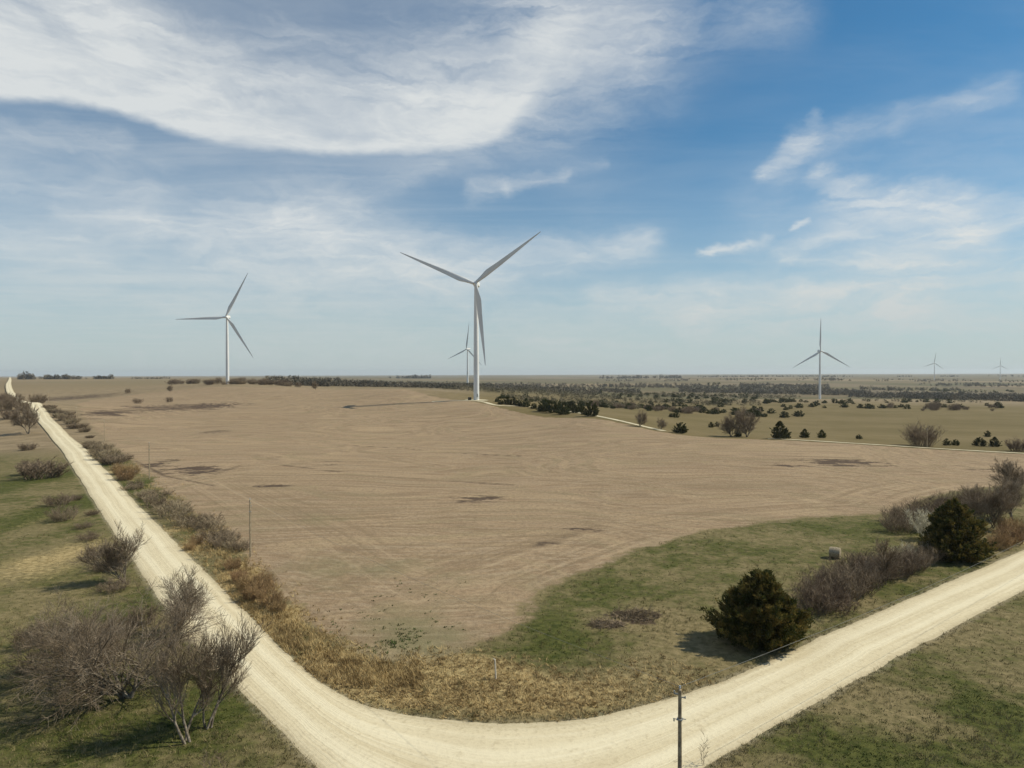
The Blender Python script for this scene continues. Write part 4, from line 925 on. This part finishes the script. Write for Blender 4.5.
# ------------------------------------------------------------------ utility line, posts, bale
def pole_mesh(h_, m_='pole'):
    mb = MB(); mb.tube((0, 0, -1), (0, 0, h_), .17, .115, 12); mb.tube((0, 0, h_), (0, 0, h_ + .02), .115, .08, 12); return mb.mesh('pole', M[m_])
def utility_pole(xy, h_, rot_, label, detail=True):
    e = bpy.data.objects.new('utility_pole', None); COL.objects.link(e); e.location = (xy[0], xy[1], h1(*xy)); e.rotation_euler = (0, 0, rot_); finish(e, label, 'utility pole')
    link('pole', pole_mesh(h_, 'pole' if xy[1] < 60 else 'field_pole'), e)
    mb = MB()
    mb.tube((0, 0, h_ - .05), (0, 0, h_ + .22), .03, .03, 8); mb.tube((0, 0, h_ + .12), (0, 0, h_ + .28), .075, .05, 10)
    link('insulator', mb.mesh('insulator', M['porcelain']), e)
    mb = MB(); mb.box((.0, .22, h_ - .30), (.10, .34, .07)); mb.tube((0, .36, h_ - .3), (0, .36, h_ - .12), .06, .05, 8); mb.box((0, -.2, h_ - .45), (.08, .3, .06)); mb.tube((0, -.34, h_ - .5), (0, -.34, h_ - .34), .05, .04, 8)
    link('bracket', mb.mesh('bracket', M['grey_metal']), e)
    if detail:
        mb = MB(); mb.box((0, .0, h_ - 1.9), (.36, .36, .08)); mb.box((0, .26, h_ - 1.95), (.04, .34, .04)); mb.box((0, -.26, h_ - 1.85), (.04, .28, .04)); mb.tube((0, .38, h_ - 2.12), (0, .38, h_ - 1.92), .045, .035, 8); mb.box((.17, .02, h_ - 1.0), (.08, .10, .30))
        link('clamp', mb.mesh('clamp', M['grey_metal']), e)
        mb = MB(); mb.tube((.15, -.09, 0), (.12, -.07, h_ - .5), .012, .012, 5); link('ground_wire', mb.mesh('ground_wire', M['wire']), e)
    return (xy[0], xy[1], h1(*xy) + h_ + .22)
lrot = atan2(.816, -.577) - pi / 2
px0, py0 = YD(680, 45.6); ztop = float(nat(677.5, 686, 45.6)[2]); hp = ztop - h1(px0, py0)
tops = [utility_pole((px0, py0), hp - .25, lrot + .5, 'weathered wooden utility pole in the foreground standing in front of the gravel bend')]
x1_, y1_ = G(250.5, 557); tops.append(utility_pole((x1_, y1_), float(nat(248.5, 500, y1_)[2]) - h1(x1_, y1_), lrot, 'pale wooden utility pole at the field edge behind the golden grass, nearest along the road'))
x2_, y2_ = G(149.5, 479); tops.append(utility_pole((x2_, y2_), float(nat(149, 443, y2_)[2]) - h1(x2_, y2_), lrot, 'wooden utility pole at the field edge, second along the left road'))
x3_, y3_ = G(104.5, 441); tops.append(utility_pole((x3_, y3_), float(nat(104, 421, y3_)[2]) - h1(x3_, y3_), lrot, 'thin wooden utility pole, third along the left road', False))
x4_, y4_ = YD(76, 415); tops.append(utility_pole((x4_, y4_), 9.0, lrot, 'thin distant utility pole, fourth along the left road', False))
x5_, y5_ = YD(48, 560); tops.append(utility_pole((x5_, y5_), 9.0, lrot, 'faintest and farthest utility pole along the left road', False))
xr, yr = 96.0, 116.0; tops_r = (xr, yr, h1(xr, yr) + 9.6)
utility_pole((927 - 512, 0) if False else YD(927.5, 300), 8.0, .2, 'lone utility pole in front of the round bare tree by the pale track', False)
def wire(a, b, sag, r, label):
    mb = []; n_ = 22; A = np.array(a); B = np.array(b)
    pts = [A + (B - A) * (k / n_) - np.array([0, 0, sag * 4 * (k / n_) * (1 - k / n_)]) for k in range(n_ + 1)]
    V_, F_ = tubes([(*pts[k], *pts[k + 1], r, r) for k in range(n_)], 5)
    finish(link('overhead_wire', mesh_np('overhead_wire', V_, F_, M['wire'], nverts=4)), label, 'overhead wire')
wire(tops[0], tops_r, 1.3, .014, 'thin overhead wire running right from the foreground pole along the road edge')
WL = ['thin overhead wire crossing the road bend from the foreground pole to the nearest field pole', 'thin overhead wire between the first two field-edge poles', 'faint overhead wire between the second and third field-edge poles', 'faint overhead wire between the third and fourth field-edge poles', 'faint overhead wire between the two farthest roadside poles']
for k in range(5): wire(tops[k], tops[k + 1], 1.0, .010, WL[k])
# white-grey leaning post
mb = MB(); mb.tube((0, 0, -.3), (-.10, 0, 1.95), .085, .075, 8); mb.tube((-.10, 0, 1.9), (-.30, .03, 2.05), .05, .03, 6)
x_, y_ = G(496, 679)
single('fence_post', mb.mesh('fence_post', M['postw']), (x_, y_), 'pale weathered wooden fence post leaning in the golden grass inside the bend', 'fence post')
mb = MB(); 
rs = []
for yk, rk in ((-.62, .80), (-.60, .92), (-.3, .97), (0, .98), (.3, .97), (.60, .92), (.62, .80)):
    rs.append([(rk * cos(a) * (1 + .03 * sin(5 * a)), yk * 1.3, .86 + rk * sin(a) * (.93 if sin(a) > 0 else .9)) for a in np.linspace(0, 2 * pi, 26, endpoint=False)])
mb.loft(rs); x_, y_ = G(835, 558)
single('hay_bale', mb.mesh('hay_bale', M['bale']), (x_, y_), 'weathered grey round hay bale on the green grass behind the thicket', 'hay bale', rotz=1.0)
# heap of dug brush on the green patch
def debris(seed, n_, rx, ry, h_, L):
    g_ = np.random.default_rng(seed); S = []
    for _ in range(n_):
        a = g_.uniform(0, 2 * pi); q = math.sqrt(g_.random()); p = np.array([rx * q * cos(a), ry * q * sin(a), h_ * g_.random() * (1 - q * .8)])
        d = g_.normal(0, 1, 3); d[2] *= .45; d /= np.linalg.norm(d); S.append((*p, *(p + d * L * g_.uniform(.4, 1.3)), .035, .02))
    V_, F_ = tubes(S, 3); return mesh_np('brush_pile', V_, F_, M['brush'], nverts=4)
single('brush_pile', debris(3, 500, 3.2, 1.8, .8, 1.0), G(636, 616), 'low dark pile of dead stalks on the green patch, the larger right-hand heap', 'brush pile')
single('brush_pile', debris(4, 360, 2.2, 1.3, .6, .9), G(607, 625), 'low dark pile of dead stalks on the green patch, the smaller left-hand heap', 'brush pile')

# ------------------------------------------------------------------ grasses as ground cover
def tufts(name, label, cat, n_try, region, dfun, m_, hgt_, wd, blades=6, seed=1, flop=.6):
    g_ = np.random.default_rng(seed)
    # sample evenly in image rows so that near tufts are dense and far ones thin out
    u = g_.uniform(region[0], region[1], n_try); v = g_.uniform(region[2], region[3], n_try)
    D = fw[None] + RV[None] * ((u - 512) / F)[:, None] + UV[None] * ((384 - v) / F)[:, None]
    t = 30 / -D[:, 2]; x = D[:, 0] * t; y = D[:, 1] * t
    keep = g_.random(n_try) < dfun(x, y); x, y = x[keep], y[keep]
    rdm = inside(x, y, ROADPOLY); x, y = x[~rdm], y[~rdm]
    z = H(x, y); n_ = len(x)
    k = np.repeat(np.arange(n_), blades); N_ = len(k)
    clump = .12
    bx = x[k] + g_.normal(0, clump, N_); by = y[k] + g_.normal(0, clump, N_); bz = z[k] - .03
    hh = hgt_ * g_.uniform(.5, 1.4, n_)[k] * g_.uniform(.7, 1.2, N_); a = g_.uniform(0, 2 * pi, N_)
    ta = (g_.uniform(0, 2 * pi, n_)[k] + g_.normal(0, .6, N_)); fl = flop * g_.uniform(.2, 1.4, N_)
    base = np.stack([bx, by, bz], -1); sv = np.stack([np.cos(a), np.sin(a), 0 * a], -1) * (wd * g_.uniform(.6, 1.4, N_))[:, None]
    tip = base + np.stack([np.cos(ta) * fl * hh, np.sin(ta) * fl * hh, hh], -1)
    V_ = np.stack([base - sv, base + sv, tip], 1).reshape(-1, 3)
    finish(link(name, mesh_np(name, V_, np.arange(3 * N_).reshape(-1, 3), M[m_])), label, cat, kind='stuff')
    print(name, n_, 'tufts')
def patchy(x, y, s_): return .5 + .25 * (np.sin(x / s_ + 2 * np.sin(y / s_ / 1.7)) + np.sin(y / s_ * 1.3 + 1.5 * np.sin(x / s_ / .8)))
def outside_field(x, y, m_=0): return sd(x, y, FIELD) < m_
tufts('dry_grass', 'golden dry grass lying along the ditch inside the road bend', 'dry grass', 60000, (150, 720, 500, 740), lambda x, y: np.clip(fgold(x, y) * 1.2 - .15, 0, 1) * outside_field(x, y, 2) * (.4 + .6 * patchy(x, y, 2.2)), 'drygrass', .26, .04, 7, 1, 1.5)
tufts('green_grass', 'short green grass on the verges and the patch inside the bend', 'grass', 90000, (0, 1024, 505, 768), lambda x, y: np.clip(fgreen(x, y) * 1.1 - .15 - fgold(x, y) * .6, 0, 1) * outside_field(x, y, 0) * patchy(x, y, 3.1) * .6, 'grass', .13, .035, 6, 2, .8)
tufts('pale_grass', 'pale dry grass mixed through the green verges', 'grass', 60000, (0, 1024, 505, 768), lambda x, y: np.clip(.95 - fgreen(x, y) * .6, .1, 1) * outside_field(x, y, 0) * (1 - patchy(x, y, 3.1)) * .9, 'palegrass', .2, .025, 5, 3, .9)
tufts('field_weeds', 'dark green weeds sprouting in the near corner of the brown field', 'weeds', 4200, (300, 480, 540, 668), lambda x, y: np.clip(ev([(395, 640, 30, 14, 1), (350, 618, 22, 8, .5), (440, 622, 30, 8, .2), (410, 590, 40, 10, .15)], x, y), 0, 1) * (sd(x, y, FIELD) > 1) * (patchy(x, y, 1.3) > .42), 'weed', .18, .05, 8, 4, 1.0)
LB = FIELD[0:12]
tufts('tall_dry_grass', 'tall straw coloured grass strip between the left road and the field', 'dry grass', 60000, (85, 420, 445, 690), lambda x, y: np.exp(-(np.abs(sd(x, y, FIELD) + 3.0) / 3.2) ** 2) * (seg_dist(x, y, LB, False) < 9) * (.35 + .65 * patchy(x, y, 2.7)) * .75, 'drygrass', .55, .03, 7, 11, .8)
tufts('rank_grass', 'taller tan dead grass stems standing about the verges', 'dry grass', 5200, (0, 1024, 520, 768), lambda x, y: outside_field(x, y, 0) * (patchy(x, y, 5.1) > .55) * .8, 'palegrass', .5, .02, 9, 12, .7)
tufts('edge_grass', 'ragged dry grass fringing the gravel road edges', 'dry grass', 60000, (0, 1024, 440, 768), lambda x, y: np.exp(-(np.minimum(seg_dist(x, y, E_in[::3], False), seg_dist(x, y, E_out[::3], False)) / 1.0) ** 2) * .8, 'palegrass', .22, .025, 6, 5, .8)
# ------------------------------------------------------------------ small groups: say which one, counted from the left
ORD = ['leftmost', 'second from left', 'third from left', 'fourth from left', 'fifth from left', 'sixth from left', 'seventh from left', 'eighth from left', 'ninth from left', 'tenth from left', 'eleventh from left', 'twelfth from left', 'thirteenth from left', 'fourteenth from left', 'fifteenth from left']
bylab = {}
for o in bpy.data.objects:
    if o.parent is None and o.get('group') and o.get('label'): bylab.setdefault((o['group'], o['label']), []).append(o)
for (gr, lb), L in bylab.items():
    if 1 < len(L) <= 16:
        L.sort(key=lambda o: o.location.x / max(o.location.y, 1))
        for k, o in enumerate(L): o['label'] = lb + ', ' + ('rightmost' if k == len(L) - 1 else ORD[k])
# ------------------------------------------------------------------ haze
zmin = float(min(V[:, 2].min(), 0)); B_ = 31500
mb = MB(); zt = 172.0; mb.box((0, 0, (zt + zmin - 1) / 2), (2 * B_, 2 * B_, zt - zmin + 1))
hm = bpy.data.materials.new('haze'); hm.use_nodes = True; HN = NT(hm.node_tree); HN.n.clear()
ho = HN.new('ShaderNodeOutputMaterial'); pv_ = HN.new('ShaderNodeVolumePrincipled')
pv_.inputs['Color'].default_value = (.86, .93, 1.0, 1); pv_.inputs['Density'].default_value = 3.4e-5; pv_.inputs['Anisotropy'].default_value = .2
HN.l.new(pv_.outputs[0], ho.inputs['Volume'])
finish(link('haze', mb.mesh('haze', hm, smooth=False)), 'thin blue haze lying over the distant plain', 'haze', kind='stuff')
print('objects', len(bpy.data.objects))
